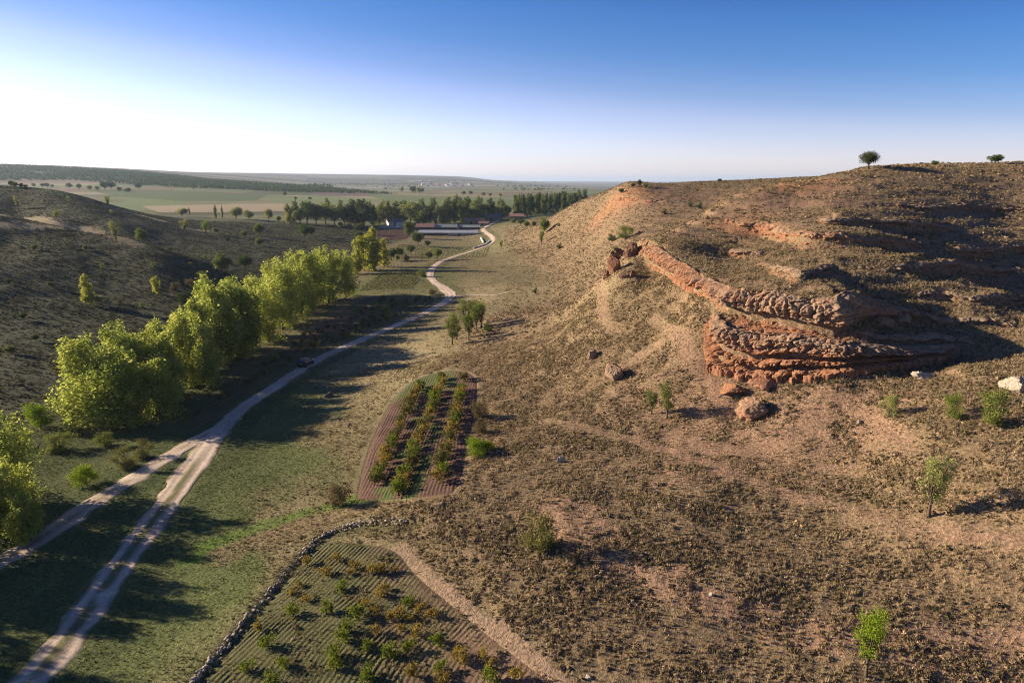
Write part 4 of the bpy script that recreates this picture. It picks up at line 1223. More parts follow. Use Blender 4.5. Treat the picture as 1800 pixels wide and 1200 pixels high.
# --- single trees and bushes: (builder, px, py, height px, width, name, label, category)
SINGLES = [
 ('gold1',154,535,47,1.0,'poplar_tree','small yellow tree alone on the dark left slope','tree'),
 ('round5',172,535,16,1.2,'bush','small green bush at the foot of the yellow tree','bush'),
 ('gold0',275,517,30,.9,'poplar_tree','little yellow brown tree left of the poplar row','tree'),
 ('round3',390,482,34,1.1,'bushy_tree','round olive tree behind the poplar row','tree'),
 ('round4',430,474,26,1.2,'bushy_tree','dark green bushy tree right of the round olive tree','tree'),
 ('bush4',308,510,16,1.2,'bush','grey brown bush, nearest of three on the bank line','bush'),
 ('bush4',335,502,14,1.3,'bush','grey brown bush in the middle of the bank line','bush'),
 ('bush1',355,492,16,1.2,'bush','olive bush at the far end of the bank line','bush'),
 ('bush3',320,530,18,1.7,'bush','low dark bush just behind the poplar row','bush'),
 ('almond1',32,366,17,1.1,'almond_tree','pale yellow tree on the dark face of the far left hill','tree'),
 ('almond1',122,357,10,1.2,'almond_tree','tiny pale tree near the crest of the left hill','tree'),
 ('almond2',190,363,15,1.2,'almond_tree','bright umbrella shaped tree on the crest of the left hill','tree'),
 ('almond1',196,379,9,1.1,'almond_tree','small tree just below the umbrella shaped one','tree'),
 ('almond2',99,385,12,1.4,'almond_tree','small sunlit treetop in the dark hollow','tree'),
 ('almond1',203,420,26,1.2,'almond_tree','sunlit topped tree in the hollow between the two left hills','tree'),
 ('round3',250,428,24,.9,'bushy_tree','dim green tree right of the sunlit topped one','tree'),
 ('almond1',325,408,20,1.5,'almond_tree','flat topped yellow green tree on the terrace','tree'),
 ('almond2',362,412,22,1.2,'almond_tree','yellow green tree right of the flat topped one','tree'),
 ('round5',378,412,12,1.1,'bush','small yellowish bush beside the terrace trees','bush'),
 ('round3',430,418,13,1.1,'bush','small olive bush on the terrace bank','bush'),
 ('round1',457,416,23,.9,'bushy_tree','rounded green tree on the terrace','tree'),
 ('round3',455,433,14,1.3,'bush','low pale bush under the rounded terrace tree','bush'),
 ('round4',535,420,27,1.0,'walnut_tree','dark round tree at the far edge of the terrace','tree'),
 ('round4',548,416,20,1.0,'walnut_tree','dark tree tucked behind the round terrace tree','tree'),
 ('tall4',379,384,22,.8,'poplar_tree','pale slim poplar, left of the pair near the tan strips','tree'),
 ('tall4',391,384,22,.5,'poplar_tree','very slim pale poplar, right of the pair','tree'),
 ('round2',415,385,20,1.2,'willow_tree','broad pale willow beside the slim poplar pair','tree'),
 ('round2',438,387,17,1.1,'willow_tree','smaller pale willow in front of the broad one','tree'),
 ('round2',472,388,20,.8,'willow_tree','pale round willow alone before the dark belt','tree'),
 ('round5',490,391,12,1.0,'bush','small pale bush right of the lone willow','bush'),
 ('round2',320,380,13,1.5,'bush','pale bush on the crest behind the terrace','bush'),
 ('tall4',333,378,13,.7,'poplar_tree','short pale poplar on the crest','tree'),
 ('round5',598,402,14,1.0,'bush','round green bush before the dark belt, left of two','bush'),
 ('round5',614,403,13,1.0,'bush','round green bush before the dark belt, right of two','bush'),
 ('round4',632,412,22,1.0,'walnut_tree','dark round tree left of the ploughed field','tree'),
 ('round4',634,425,20,1.1,'walnut_tree','dark tree behind the golden clump','tree'),
 ('tall0',667,412,14,.4,'cypress_tree','thin column tree at the corner of the ploughed field','tree'),
 ('round3',720,418,30,.8,'walnut_tree','green tree at the right end of the ploughed field','tree'),
 ('round4',735,432,26,1.1,'walnut_tree','big dark tree on the field edge before the long shed','tree'),
 ('round4',752,434,12,1.2,'bush','dark bush at the right of the big dark tree','bush'),
 ('round3',703,452,18,1.1,'bush','olive tree in the meadow behind the golden clump','tree'),
 ('round4',688,458,24,1.0,'bushy_tree','dark tree against the golden clump','tree'),
 ('round4',722,447,18,1.1,'bushy_tree','low dark tree in the meadow','tree'),
 ('round5',697,460,14,.9,'bush','small light bush by the golden clump','bush'),
 ('bush3',716,458,12,1.2,'bush','small dark bush in the meadow grass','bush'),
 ('round1',753,458,19,.85,'fruit_tree','round green fruit tree by the road bend, left of two','tree'),
 ('round1',769,456,21,.85,'fruit_tree','round green fruit tree by the road bend, right of two','tree'),
 ('bush1',742,487,14,1.5,'bush','dull bush on the left verge of the bend','bush'),
 ('bush4',760,518,12,1.5,'bush','straw coloured bush inside the road bend','bush'),
 ('almond0',795,606,46,1.35,'almond_tree','nearest green tree of the clump on the golden slope','tree'),
 ('almond0',803,596,46,1.3,'almond_tree','green tree behind the nearest of the clump','tree'),
 ('almond3',824,598,46,1.0,'almond_tree','dull slender tree at the front right of the clump','tree'),
 ('almond0',818,580,52,1.5,'almond_tree','tall tree in the middle of the clump on the golden slope','tree'),
 ('almond3',838,582,50,1.1,'almond_tree','dull tree on the right of the clump','tree'),
 ('almond0',830,572,44,1.4,'almond_tree','hindmost bright green tree of the clump','tree'),
 ('almond3',846,576,46,1.0,'almond_tree','thin outer tree at the right edge of the clump','tree'),
 ('bush3',860,582,16,1.5,'bush','dark bush beside the tree clump','bush'),
 ('bush4',595,890,52,.85,'bush','brown twiggy bush at the lower left corner of the small vineyard','bush'),
 ('bush2',838,800,36,1.5,'bush','bright yellow green bush right of the small vineyard','bush'),
 ('bush2',858,792,24,1.3,'bush','smaller bright bush joined to the yellow green one','bush'),
 ('bush4',842,734,38,1.0,'bush','dull scrubby bush at the right edge of the small vineyard','bush'),
 ('bush4',846,762,28,1.0,'bush','dull low bush above the bright yellow green bush','bush'),
 ('bush1',801,740,22,1.1,'bush','dark green bush standing in the right vine row','bush'),
 ('bush0',944,968,76,.98,'broom_bush','big feathery olive broom bush on the near slope','bush'),
 ('almond0',1172,736,60,1.15,'almond_tree','dark stemmed almond tree on the red slope below the cliff','tree'),
 ('almond3',1145,728,44,1.05,'almond_tree','smaller almond tree left of the dark stemmed one','tree'),
 ('almond1',1632,908,96,1.05,'almond_tree','pale yellow green almond tree standing alone at the right','tree'),
 ('almond2',1522,1188,104,.95,'almond_tree','bright green young almond tree at the bottom right','tree'),
 ('bush5',1560,734,40,.75,'bush','half bare bush with a yellow green left side','bush'),
 ('bush1',1672,734,42,.9,'bush','yellow green bush in the middle of the shaded terrace','bush'),
 ('bush1',1742,744,58,.9,'bush','largest green bush of the shaded terrace','bush'),
 ('oak',1526,297,28,1.05,'oak_tree','round holm oak alone on the skyline ridge','tree'),
 ('round4',1748,290,16,1.5,'oak_bush','low holm oak bush on the skyline at the right','bush'),
 ('round4',1642,293,10,1.3,'oak_bush','tiny oak bush on the skyline right of the oak','bush'),
 ('oak',1124,329,14,.5,'oak_bush','little upright tree on the crest of the farther hill','tree'),
 ('round4',1135,331,8,1.3,'oak_bush','low dark bush on the farther crest beside the upright tree','bush'),
 ('round4',1112,331,10,1.0,'oak_bush','round bush on the farther crest left of the upright tree','bush'),
 ('round4',1092,341,11,1.1,'oak_bush','dark bush at the shoulder of the farther hill','bush'),
 ('oak',1265,321,7,1.0,'oak_bush','lone small tree on the flat skyline of the farther hill','tree'),
 ('bush3',1212,363,9,1.1,'bush','dark bush on the farther slope, left of two','bush'),
 ('bush3',1230,367,12,1.2,'bush','dark bush on the farther slope, right of two','bush'),
 ('bush3',1168,377,11,1.0,'bush','dark bush lower on the farther slope','bush'),
 ('bush1',1100,420,26,1.3,'bush','green bush thicket in the gully behind the cliff end','bush'),
 ('bush3',1076,424,15,1.2,'bush','dark bush at the left of the gully thicket','bush'),
 ('bush1',1082,443,12,1.2,'bush','green bush just behind the fallen rock pile','bush'),
 ('round3',956,412,30,.8,'bushy_tree','dark tree on the foot of the farther hill','tree'),
 ('almond3',952,430,24,1.1,'almond_tree','lower sparse tree on the foot of the farther hill','tree'),
 ('round4',938,400,12,1.0,'bush','dark bush left of the hill foot tree','bush'),
 ('round3',925,400,12,1.1,'bush','olive bush left of the dark hill foot bush','bush'),
 ('round4',915,396,12,1.5,'bush','dark bush below the red roofed house','bush'),
 ('round3',902,394,11,1.2,'bush','olive bush under the corner of the red roofed house','bush'),
 ('round4',958,380,12,1.0,'bush','dark bush higher on the spur above the farm','bush'),
 ('round4',970,377,9,1.4,'bush','low dark bush on the spur above the farm','bush'),
 ('bush3',983,438,12,.9,'bush','black green bush alone on the golden farther slope','bush'),
 ('bush3',983,398,7,1.0,'bush','small dark bush higher on the golden farther slope','bush'),
 ('almond3',881,438,16,.9,'almond_tree','sparse little tree right of the road bend by the farm','tree'),
 ('bush3',941,516,12,.9,'bush','black green shrub on the slope above the footpath','bush'),
 ('bush0',222,822,40,1.0,'bush','tangled olive bush on the bank of the dirt track','bush'),
 ('bush0',252,805,34,1.0,'bush','smaller tangled bush right along the track bank','bush'),
 ('bush2',152,853,42,1.1,'bush','yellow green bush near the dark poplar by the track','bush'),
 ('bush2',72,752,44,1.1,'bush','bright yellow green bush between the two poplar groups','bush'),
 ('bush1',185,785,26,1.2,'bush','green vine like bush on the track bank','bush'),
 ('bush1',105,790,30,1.6,'bush','low green thicket below the open end of the row','bush'),
]
for key, px, py, hp, w, nm, lab, cat in SINGLES:
    tree_px(key, px, py, hp, w, name=nm, label=lab, cat=cat)

for i_, (px, py, hp) in enumerate([(60,440,9),(120,602,13),(232,600,12),(40,562,12),(335,470,9),(180,472,9),(422,441,8),(300,442,8),(20,622,14),(250,541,10),(100,655,14),(62,600,12),
                                   (150,440,8),(270,470,9),(210,535,10),(15,500,10),(90,505,9),(360,455,8),(350,425,7),(400,425,8)]):
    tree_px(['round3', 'bush1', 'bush4', 'round4'][i_ % 4], px, py, hp, [1.3, 1.1, 1.2, 1.2][i_ % 4], name='bush', label='low bush dotting the shaded slope of the left hills', cat='bush', group='bushes on the left hills')

# --- tree belt behind the farm
BELT = []
rb = random.Random(3)
for px, py, hp, key, w in [
    (508,393,36,'tall4',1.0),(516,392,30,'tall4',1.0),(528,394,26,'round2',.8),(540,395,40,'round0',.9),(556,395,40,'round0',.8),(572,394,36,'round1',.8),(588,396,38,'round0',.9),
    (605,396,36,'round0',.9),(622,396,44,'tall1',1.0),(640,398,50,'tall1',1.2),(655,396,40,'tall0',1.),(668,394,38,'tall3',1.0),(682,392,38,'tall4',1.1),(696,392,40,'tall3',1.0),(708,392,38,'tall2',1.0),
    (722,394,40,'round2',.9),(734,394,40,'tall4',1.1),(745,396,26,'round1',.9),(756,394,40,'tall3',1.1),(768,395,38,'tall4',.9),(771,398,22,'tall4',.4),(780,394,40,'tall4',1.1),(790,393,36,'tall3',1.0),
    (800,392,38,'tall0',1.0),(810,391,40,'tall2',.9),(818,390,40,'tall2',.9),(828,389,26,'round1',.9),(836,389,36,'tall3',1.1),(846,388,34,'tall2',1.0),(856,387,30,'round2',.7),(864,387,34,'tall0',1.0),
    (874,386,28,'round2',.8),(884,384,30,'tall0',1.1),(890,383,24,'round0',.8),(650,384,32,'tall2',1.),(676,382,30,'tall2',1.),(716,384,34,'tall3',1.),(742,384,36,'tall2',1.),(762,383,36,'tall2',1.),
    (786,383,38,'tall3',1.),(804,382,38,'tall2',1.),(822,381,36,'tall2',1.),(842,380,34,'tall2',1.),(860,380,32,'tall3',1.),(880,378,28,'tall2',1.),(520,384,30,'tall2',1.),(548,384,32,'tall3',.9),(575,384,34,'tall4',.9),(600,384,30,'tall2',.9)]:
    BELT.append((px, py, hp, key, w))
for px, py, hp, key, w in BELT:
    if key in ('tall0', 'round0') and rb.random() < .5: key = {'tall0': 'tall3', 'round0': 'round1'}[key]
    kind = {'0': 'dark green', '1': 'mid green', '2': 'pale green', '3': 'green', '4': 'pale yellow green'}[key[-1]]
    if key.startswith('tall'): kind = {'0': 'dark', '1': 'dark broad', '2': 'green', '3': 'broad green', '4': 'pale golden'}[key[-1]]
    nm = 'poplar_tree' if key.startswith('tall') else 'leafy_tree'
    tree_px(key, px, py, hp * rb.uniform(.88, 1.05), w * (1.45 if nm[0] == 'p' else 1.3), name=nm, label=f"{kind} {'tall poplar' if nm[0] == 'p' else 'rounded tree'} in the belt behind the farm sheds", group=f'{kind} {"poplars" if nm[0] == "p" else "rounded trees"} of the farm belt')
for i in range(34):
    f = i / 33
    px = 905 + 125 * f + rb.uniform(-2, 2); py = 377 - 20 * f + rb.uniform(-3, 2) - (6 if i % 3 == 0 else 0)
    Y_ = 600 + 140 * f + (60 if i % 3 == 0 else 0)
    x_ = ray(px, py)[0] * Y_
    place_tree(['tall0', 'tall2', 'tall2', 'tall1'][i % 4], (x_, Y_, hgt(x_, Y_) - .2), rb.uniform(17, 21), .85, 'poplar_tree', 'straight green poplar in the planted block beyond the red roofed house', 'tree', 'poplars of the planted block')

# --- small trees dotted over the plain (each a thing), then the far wood as one mass
for i, (px, py, hp) in enumerate([(20,329,10),(26,330,8),(38,331,8),(45,331,6),(60,329,6),(75,330,7),(84,330,7),(92,330,5),(123,332,9),(140,333,9),(158,335,8),(172,336,8),(185,335,15),(197,333,12),(210,337,8),(225,339,8),(243,334,12),(340,333,5),(352,333,6),(362,333,7),
                                   (500,345,7),(520,352,6),(545,352,6),(725,340,14),(730,340,12),(738,341,12),(742,340,10),(815,343,7),(828,343,8),(850,345,7),(862,346,7),(880,346,6),(705,338,9),(678,334,5)]):
    tree_px(['round4', 'round0', 'round1', 'round2'][[0, 1, 0, 2, 3, 0, 1][i % 7]], px, py, hp, 1.1, name='field_tree', label='small round tree dotted along the field edges of the plain', cat='tree', group='trees dotted over the plain')

def mass(name, pts, sizes, mat, label, seed, per=46, leaf=.34):
    r = np.random.default_rng(seed)
    base, var = crown_points(lobes_round(1, 1.1, r, 7, .05), per, r, 6, .3, .5)
    n = len(base)
    c = (pts[:, None] + base[None] * sizes[:, None, None] + r.normal(0, .03, (len(pts), n, 3)) * sizes[:, None, None]).reshape(-1, 3)
    V, F = quads_at(c, 1.0, r, .5)
    # leaf clump size follows the tree
    cc = np.repeat(c, 4, 0); V = cc + (V - cc) * np.repeat(np.repeat(sizes, n), 4)[:, None] * leaf * .45
    vv = np.repeat(np.clip(np.tile(var, len(pts)) * .6 + np.repeat(r.random(len(pts)), n) * .4, 0, 1), 4)
    return tag(mesh_np(name, V, F, M[mat], attrs={'var': vv}), label, 'wood', kind='stuff')

wood = []
poly = np.array([P(-60,318,1750), P(120,319,1800), P(330,331,1500), P(520,337,1400), P(690,339,1500), P(560,331,2000), P(400,321,2200), P(250,309,2900), P(0,296,2700), P(-60,300,2500)])
rr_ = np.random.default_rng(8)
lo, hi = poly[:, :2].min(0), poly[:, :2].max(0)
q = rr_.uniform(lo, hi, (24000, 2))
q = q[in_poly(poly, q[:, 0], q[:, 1])]
q = q[(fbm(q[:, 0] / 160, q[:, 1] / 160, 2, 5) > -.55)][:9000]
mass('far_wood', np.stack([q[:, 0], q[:, 1], hgt(q[:, 0], q[:, 1])], 1), rr_.uniform(5.5, 9, len(q)), 'dark', 'dark oak wood covering the long rise on the horizon', 5, 30)
q = []
for px0, px1, py, n in [(590,750,326,150),(745,830,320,60),(850,960,322,60),(880,1000,330,40),(480,600,331,40),(640,760,331,40),(900,1010,336,30)]:
    for i in range(n):
        px = rr_.uniform(px0, px1); z = float(rr_.normal(py, .6))
        p = hit(px, z); q.append((p[0] + rr_.normal(0, 20), p[1] + rr_.normal(0, 60)))
q = np.array(q)
mass('far_wood', np.stack([q[:, 0], q[:, 1], hgt(q[:, 0], q[:, 1])], 1), rr_.uniform(7, 13, len(q)), 'dark', 'thin lines of far trees across the hazy plain', 6, 36)

# ------------------------------------------------------------------ vines
def vine_proto(name, mat, seed, w=1.15, h=1.05, n=420, leaf=.085):
    r = np.random.default_rng(seed)
    lb = []
    for i in range(9):
        a = r.uniform(0, 2 * PI); q = r.uniform(.1, .42) * w
        lb.append((q * math.cos(a), q * math.sin(a), r.uniform(.35, .85) * h, .22 * w, .22 * w, .2 * h))
    pts, var = crown_points(lb, n, r, 10, .5, .3)
    pts[:, 2] = np.maximum(pts[:, 2], .06)
    V, F = quads_at(pts, leaf, r, .6)
    parts = [tube([(0, 0, -.15), (.03, .02, .2), (.0, .05, .5 * h)], [.06, .05, .035], 5)]
    for l in lb[:5]:
        parts.append(tube([(0, .04, .4 * h), (l[0] * .5, l[1] * .5, .5 * h), (l[0], l[1], l[2])], [.03, .02, .01], 4))
    tv, tf = merge(parts)
    a = mesh_np('foliage', V, F, M[mat], attrs={'var': np.repeat(var, 4)}, link=False)
    b = mesh_np('stem', tv, tf, M['bark'], link=False)
    d = (a.data, b.data)
    bpy.data.objects.remove(a); bpy.data.objects.remove(b)
    return d
VG = [vine_proto('grapevine', 'vine_green', 400 + i) for i in range(3)]
VO = [vine_proto('grapevine', 'vine_gold', 410 + i, n=300) for i in range(3)]
VD = [vine_proto('grapevine', 'vine_dark', 420 + i, n=320) for i in range(3)]
def vine(data, x, y, s, label, group):
    o = empty('grapevine', (x, y, hgt(x, y) - .02), random.uniform(0, 6.28))
    for nm, dta in zip(('foliage', 'stem'), data):
        c = bpy.data.objects.new(nm, dta); COL.objects.link(c); c.parent = o
    o.scale = (s, s, s * random.uniform(.85, 1.1))
    return tag(o, label, 'vine', group)

LOW = [(620,345,1),(490,362,1),(575,405,1),(675,405,1),(705,380,1),(640,472,0),(450,455,1),(420,490,1),(780,400,1),(830,395,1),(885,395,1),(485,525,1),(425,590,0),(575,575,0),
       (750,545,1),(820,505,1),(840,475,1),(945,540,0),(1000,575,1),(715,602,0),(790,585,1),(870,610,1),(905,595,1),(960,610,1),(1050,600,1),(660,655,0),(660,710,0),(800,672,1),
       (910,660,1),(985,680,1),(310,725,0),(270,655,1),(765,745,0),(860,780,0),(950,745,0),(1080,725,0),(1165,775,1),(600,780,0),(620,830,0),(755,862,0),(220,835,0),(385,825,0),
       (1090,840,0),(1190,808,1),(965,862,1),(1320,825,1),(1285,785,1),(320,900,0),(1320,895,0),(1100,890,1),(760,900,0),(1430,880,1)]
for cx, cy_, g in LOW:
    p = hit(350 + cx / 2.571, 850 + cy_ / 2.571 + 3)
    d = random.choice(VO if g else VG)
    vine(d, p[0], p[1], random.uniform(.8, 1.15) if not g else random.uniform(.65, 1.0),
         'gold brown vine in the near vineyard inside the stone wall' if g else 'green leafy vine in the near vineyard inside the stone wall',
         'gold vines of the near vineyard' if g else 'green vines of the near vineyard')
for k, row in enumerate(MID_ROWS):
    ln = smooth_line(row, 1.22)
    side = ('left', 'middle', 'right')[k]
    for i, p in enumerate(ln):
        if rng.random() < .06: continue
        vine(random.choice(VO + VD + VD if rng.random() < .75 else VG), p[0] + rng.normal(0, .15), p[1] + rng.normal(0, .2), random.uniform(1.15, 1.6),
             f'vine in the {side} of three rows of the small vineyard on the slope', f'vines of the {side} row')
cnt = 0
seg = ROAD[(ROAD[:, 1] > 88) & (ROAD[:, 1] < 205) & (np.arange(len(ROAD)) < 250)]
dd = np.gradient(seg[:, :2], axis=0); dd /= np.linalg.norm(dd, axis=1)[:, None]
for off in (6.0, 9.5, 13.0, 16.5, 20.0):
    acc = 0.
    for i in range(1, len(seg)):
        acc += np.linalg.norm(seg[i, :2] - seg[i - 1, :2])
        if acc < 2.9: continue
        acc = 0.
        x, y = seg[i, 0] - dd[i, 1] * off + rng.normal(0, .3), seg[i, 1] + dd[i, 0] * off + rng.normal(0, .3)
        if not in_poly(PLOT_LEFT, np.array([x]), np.array([y]))[0] or rng.random() < .22 or cnt >= 155: continue
        cnt += 1
        vine(random.choice(VD + VG[:1]), x, y, random.uniform(.8, 1.35), 'dull bush vine in the shaded vineyard between the road and the poplars', 'vines between the road and the poplars')

# ------------------------------------------------------------------ ground cover: dwarf shrubs and grass tufts
def shrub_base(seed, k, flat_=.6):
    r = np.random.default_rng(seed)
    d = r.normal(size=(k, 3)); d[:, 2] = np.abs(d[:, 2]); d /= np.linalg.norm(d, axis=1)[:, None]
    c = d * (r.uniform(.5, 1, k)[:, None]) * [.5, .5, flat_]
    n = d + r.normal(0, .5, (k, 3)); n /= np.linalg.norm(n, axis=1)[:, None]
    a = np.cross(n, r.normal(size=(k, 3))); a /= np.linalg.norm(a, axis=1)[:, None]; b = np.cross(n, a)
    s = r.uniform(.16, .30, k)[:, None] * (18 / k) ** .35
    V = np.stack([c - a * s, c + a * s * .8 - b * s * .6, c + b * s], 1).reshape(-1, 3)
    V[:, 2] = np.maximum(V[:, 2], -.05)
    return V, np.arange(3 * k).reshape(-1, 3), np.repeat(r.uniform(.8, 1.2, k), 3)

def grass_base(seed, k):
    r = np.random.default_rng(seed)
    a = r.uniform(0, 2 * PI, k); q = r.uniform(0, .22, k)
    b = np.stack([q * np.cos(a), q * np.sin(a), np.full(k, -.05)], 1)
    t = b + np.stack([np.cos(a) * r.uniform(.05, .4, k), np.sin(a) * r.uniform(.05, .4, k), r.uniform(.5, 1.0, k)], 1)
    w = np.stack([-np.sin(a), np.cos(a), 0 * a], 1) * (.05 * (14 / k) ** .5)
    V = np.stack([b - w, b + w, t], 1).reshape(-1, 3)
    return V, np.arange(3 * k).reshape(-1, 3), np.repeat(r.uniform(.85, 1.15, k), 3)

def scatter(n, r0, r1, ang, seed):
    r = np.random.default_rng(seed)
    rad = np.sqrt(r.uniform(r0 ** 2, r1 ** 2, n)); th = r.uniform(-ang, ang, n)
    return rad * np.sin(th), rad * np.cos(th)

def build_tufts(name, x, y, size, colour, bases, seed, label):
    r = np.random.default_rng(seed)
    pick = r.integers(0, len(bases), len(x))
    z = hgt(x, y)
    Vs, Fs, Cs, acc = [], [], [], 0
    for k, (bv, bf, br) in enumerate(bases):
        m = np.nonzero(pick == k)[0]
        if not len(m): continue
        an = r.uniform(0, 2 * PI, len(m)); c, s = np.cos(an)[:, None], np.sin(an)[:, None]
        sx = (size[m] * r.uniform(.8, 1.3, len(m)))[:, None]; sy = (size[m] * r.uniform(.8, 1.3, len(m)))[:, None]; sz = (size[m] * r.uniform(.7, 1.2, len(m)))[:, None]
        lx, ly = bv[None, :, 0] * sx, bv[None, :, 1] * sy
        V = np.stack([x[m][:, None] + lx * c - ly * s, y[m][:, None] + lx * s + ly * c, z[m][:, None] + bv[None, :, 2] * sz], -1).astype(np.float32)
        F = (bf[None] + (np.arange(len(m)) * len(bv))[:, None, None] + acc)
        Vs.append(V.reshape(-1, 3)); Fs.append(F.reshape(-1, 3)); acc += V.shape[0] * V.shape[1]
        Cs.append((colour[m][:, None, :] * br[None, :, None]).reshape(-1, 3).astype(np.float32))
    o = mesh_np(name, np.vstack(Vs), np.vstack(Fs), M['tuft'], attrs={'Col': np.vstack(Cs)}, flat_shade=True)
    return tag(o, label, 'ground cover', kind='stuff')

clear_near = (np.minimum(np.minimum(sstep(1.5, 2.2, d_road), sstep(1.4, 2.1, d_branch)), sstep(.6, 1.2, d_spur)) * np.where(plot > .5, 0, 1)) * sstep(0, .9, d_ftrack - .5)
CLEAR = np.zeros((NR, NT)); CLEAR[:NEAR] = np.maximum(clear_near, 1.2 * np.where(in_low, sstep(-.3, .5, fbm(NX / 3, NY / 3, 3, 24)), 0))
slopey = np.hypot(np.gradient(H, axis=0) / np.gradient(RR)[:, None], np.gradient(H, axis=1) / (RR[:, None] * np.gradient(TH)[None] + 1e-6))
slopey = np.where(np.abs(TH)[None] > FINE, 0, slopey)
SHR = [shrub_base(s, 22) for s in (1, 2, 3, 4)]
SHRF = [shrub_base(s, 9) for s in (5, 6, 7)]
GRS = [grass_base(s, 13) for s in (11, 12, 13)]
GRSF = [grass_base(s, 6) for s in (14, 15)]

def cover(name, n, r0, r1, ang, seed, bases, dens_fn, size_fn, col_fn, label):
    x, y = scatter(n, r0, r1, ang, seed)
    r = np.random.default_rng(seed + 1)
    e = dict(hr=look(hr, x, y), hl=look(hl, x, y), bare=look(bare, x, y), clear=look(CLEAR, x, y), steep=look(slopey, x, y),
             n1=fbm(x / 6, y / 6, 3, 301), n2=fbm(x / 1.6, y / 1.6, 2, 305), green=look(green, x, y), gold=look(np.clip(gold, 0, 1), x, y), trail=look(TRAIL, x, y), rim=look(RIM, x, y), r=r, x=x, y=y)
    k = r.random(n) < dens_fn(e) * e['clear'] * (e['steep'] < 1.5)
    e = {q: (v[k] if isinstance(v, np.ndarray) else v) for q, v in e.items()}
    base = np.stack([look(C[..., i], e['x'], e['y']) for i in range(3)], 1)
    return build_tufts(name, e['x'], e['y'], size_fn(e), col_fn(e, base), bases, seed + 2, label)

def shrub_cols(e, base):
    n = len(e['x']); r = e['r']
    olive = np.array([.16, .118, .066]); grey = np.array([.27, .20, .125]); straw = np.array([.46, .33, .20]); grn = np.array([.11, .105, .04])
    u = np.clip(r.random(n) + .25 * e['n1'], 0, 1)[:, None]
    c = np.where(u < .45, olive, np.where(u < .72, grey, np.where(u < .86, straw, grn)))
    c = c + (base * 1.15 - c) * (.25 + .15 * np.clip(e['gold'], 0, 1))[:, None]
    c = c + (np.array([.064, .068, .034]) - c) * (e['hl'] * .8)[:, None]  # left-hill shrubs darkened to match the shade painted on their slopes
    return c * r.uniform(.7, 1.3, n)[:, None]
def grass_cols(e, base):
    n = len(e['x']); r = e['r']
    straw = np.array([.36, .28, .15]); grn = np.array([.09, .14, .03])
    f = np.clip(e['green'] * .85 + .25 * e['n1'] + r.normal(0, .15, n), 0, 1)[:, None]
    c = straw + (grn - straw) * f
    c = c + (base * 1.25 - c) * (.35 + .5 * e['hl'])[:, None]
    return c * r.uniform(.75, 1.25, n)[:, None]

A0 = math.radians(47.5)
cover('dwarf_shrubs', 350000, 36, 125, A0, 500, SHR,
      lambda e: np.clip(e['hr'] * (.37 + .3 * e['n1'] + .75 * e['n2'] - 1.2 * e['trail'] - 1.1 * np.clip(e['bare'] - .4, 0, 1)) + .05 * (1 - e['hr']) * (1 - e['green']), 0, 1),
      lambda e: (.15 + .30 * e['r'].random(len(e['x'])) ** 4 + .35 * (e['r'].random(len(e['x'])) < .02) * e['r'].random(len(e['x'])) + .06 * np.clip(e['n1'], 0, 1)), shrub_cols, 'dwarf thyme shrubs dotting the near red hillside')
cover('dry_grass', 240000, 36, 125, A0, 520, GRS,
      lambda e: np.clip(.42 + .5 * e['n1'] + .25 * e['n2'] + .2 * e['green'] - .8 * np.clip(e['bare'] - .3, 0, 1), .03, 1) * np.where(e['hr'] > .5, .75, 1),
      lambda e: (.16 + .24 * e['r'].random(len(e['x'])) ** 2) * (1 - .35 * e['green']), grass_cols, 'dry and green grass tufts over the near slope and meadow')
cover('dry_grass', 140000, 36, 125, A0, 530, GRS,
      lambda e: np.clip(e['hr'] * (.5 + .5 * e['n2'] - .4 * e['n1'] - .8 * e['trail']), 0, 1),
      lambda e: .22 + .26 * e['r'].random(len(e['x'])) ** 2, lambda e, b: np.array([.42, .32, .19]) * e['r'].uniform(.65, 1.2, len(e['x']))[:, None], 'straw coloured tussocks among the shrubs of the red slope')
cover('dwarf_shrubs', 300000, 125, 560, math.radians(41), 540, SHRF,
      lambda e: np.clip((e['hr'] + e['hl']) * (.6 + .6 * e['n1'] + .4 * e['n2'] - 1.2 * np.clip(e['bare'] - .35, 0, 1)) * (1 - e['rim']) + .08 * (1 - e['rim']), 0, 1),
      lambda e: .35 + .45 * e['r'].random(len(e['x'])) ** 2, shrub_cols, 'dwarf shrubs dotting the farther hillsides')
cover('dry_grass', 130000, 125, 330, math.radians(41), 560, GRSF,
      lambda e: np.clip(.45 + .5 * e['n1'], .05, 1) * np.where(e['hl'] > .5, .7, 1),
      lambda e: .3 + .25 * e['r'].random(len(e['x'])), grass_cols, 'dry grass over the farther slopes')
# loose stones
STN = []
for s in range(3):
    import bmesh
    bm = bmesh.new(); bmesh.ops.create_icosphere(bm, subdivisions=1, radius=.5)
    v = np.array([q.co[:] for q in bm.verts]) * [1, .8, .55]; f = np.array([[q.index for q in ff_.verts] for ff_ in bm.faces]); bm.free()
    v = v * (1 + .4 * (np.random.default_rng(s).random(len(v)) - .5))[:, None]
    STN.append((v, f, np.ones(len(v))))
cover('loose_stones', 60000, 36, 120, A0, 580, STN,
      lambda e: np.clip(e['hr'] * (.10 + .6 * np.clip(e['bare'] - .2, 0, .5) + .35 * e['n1']), 0, 1),
      lambda e: .07 + .13 * e['r'].random(len(e['x'])) ** 3, lambda e, b: np.array([.46, .38, .30]) * e['r'].uniform(.6, 1.3, len(e['x']))[:, None], 'pale loose stones scattered on the red slope')
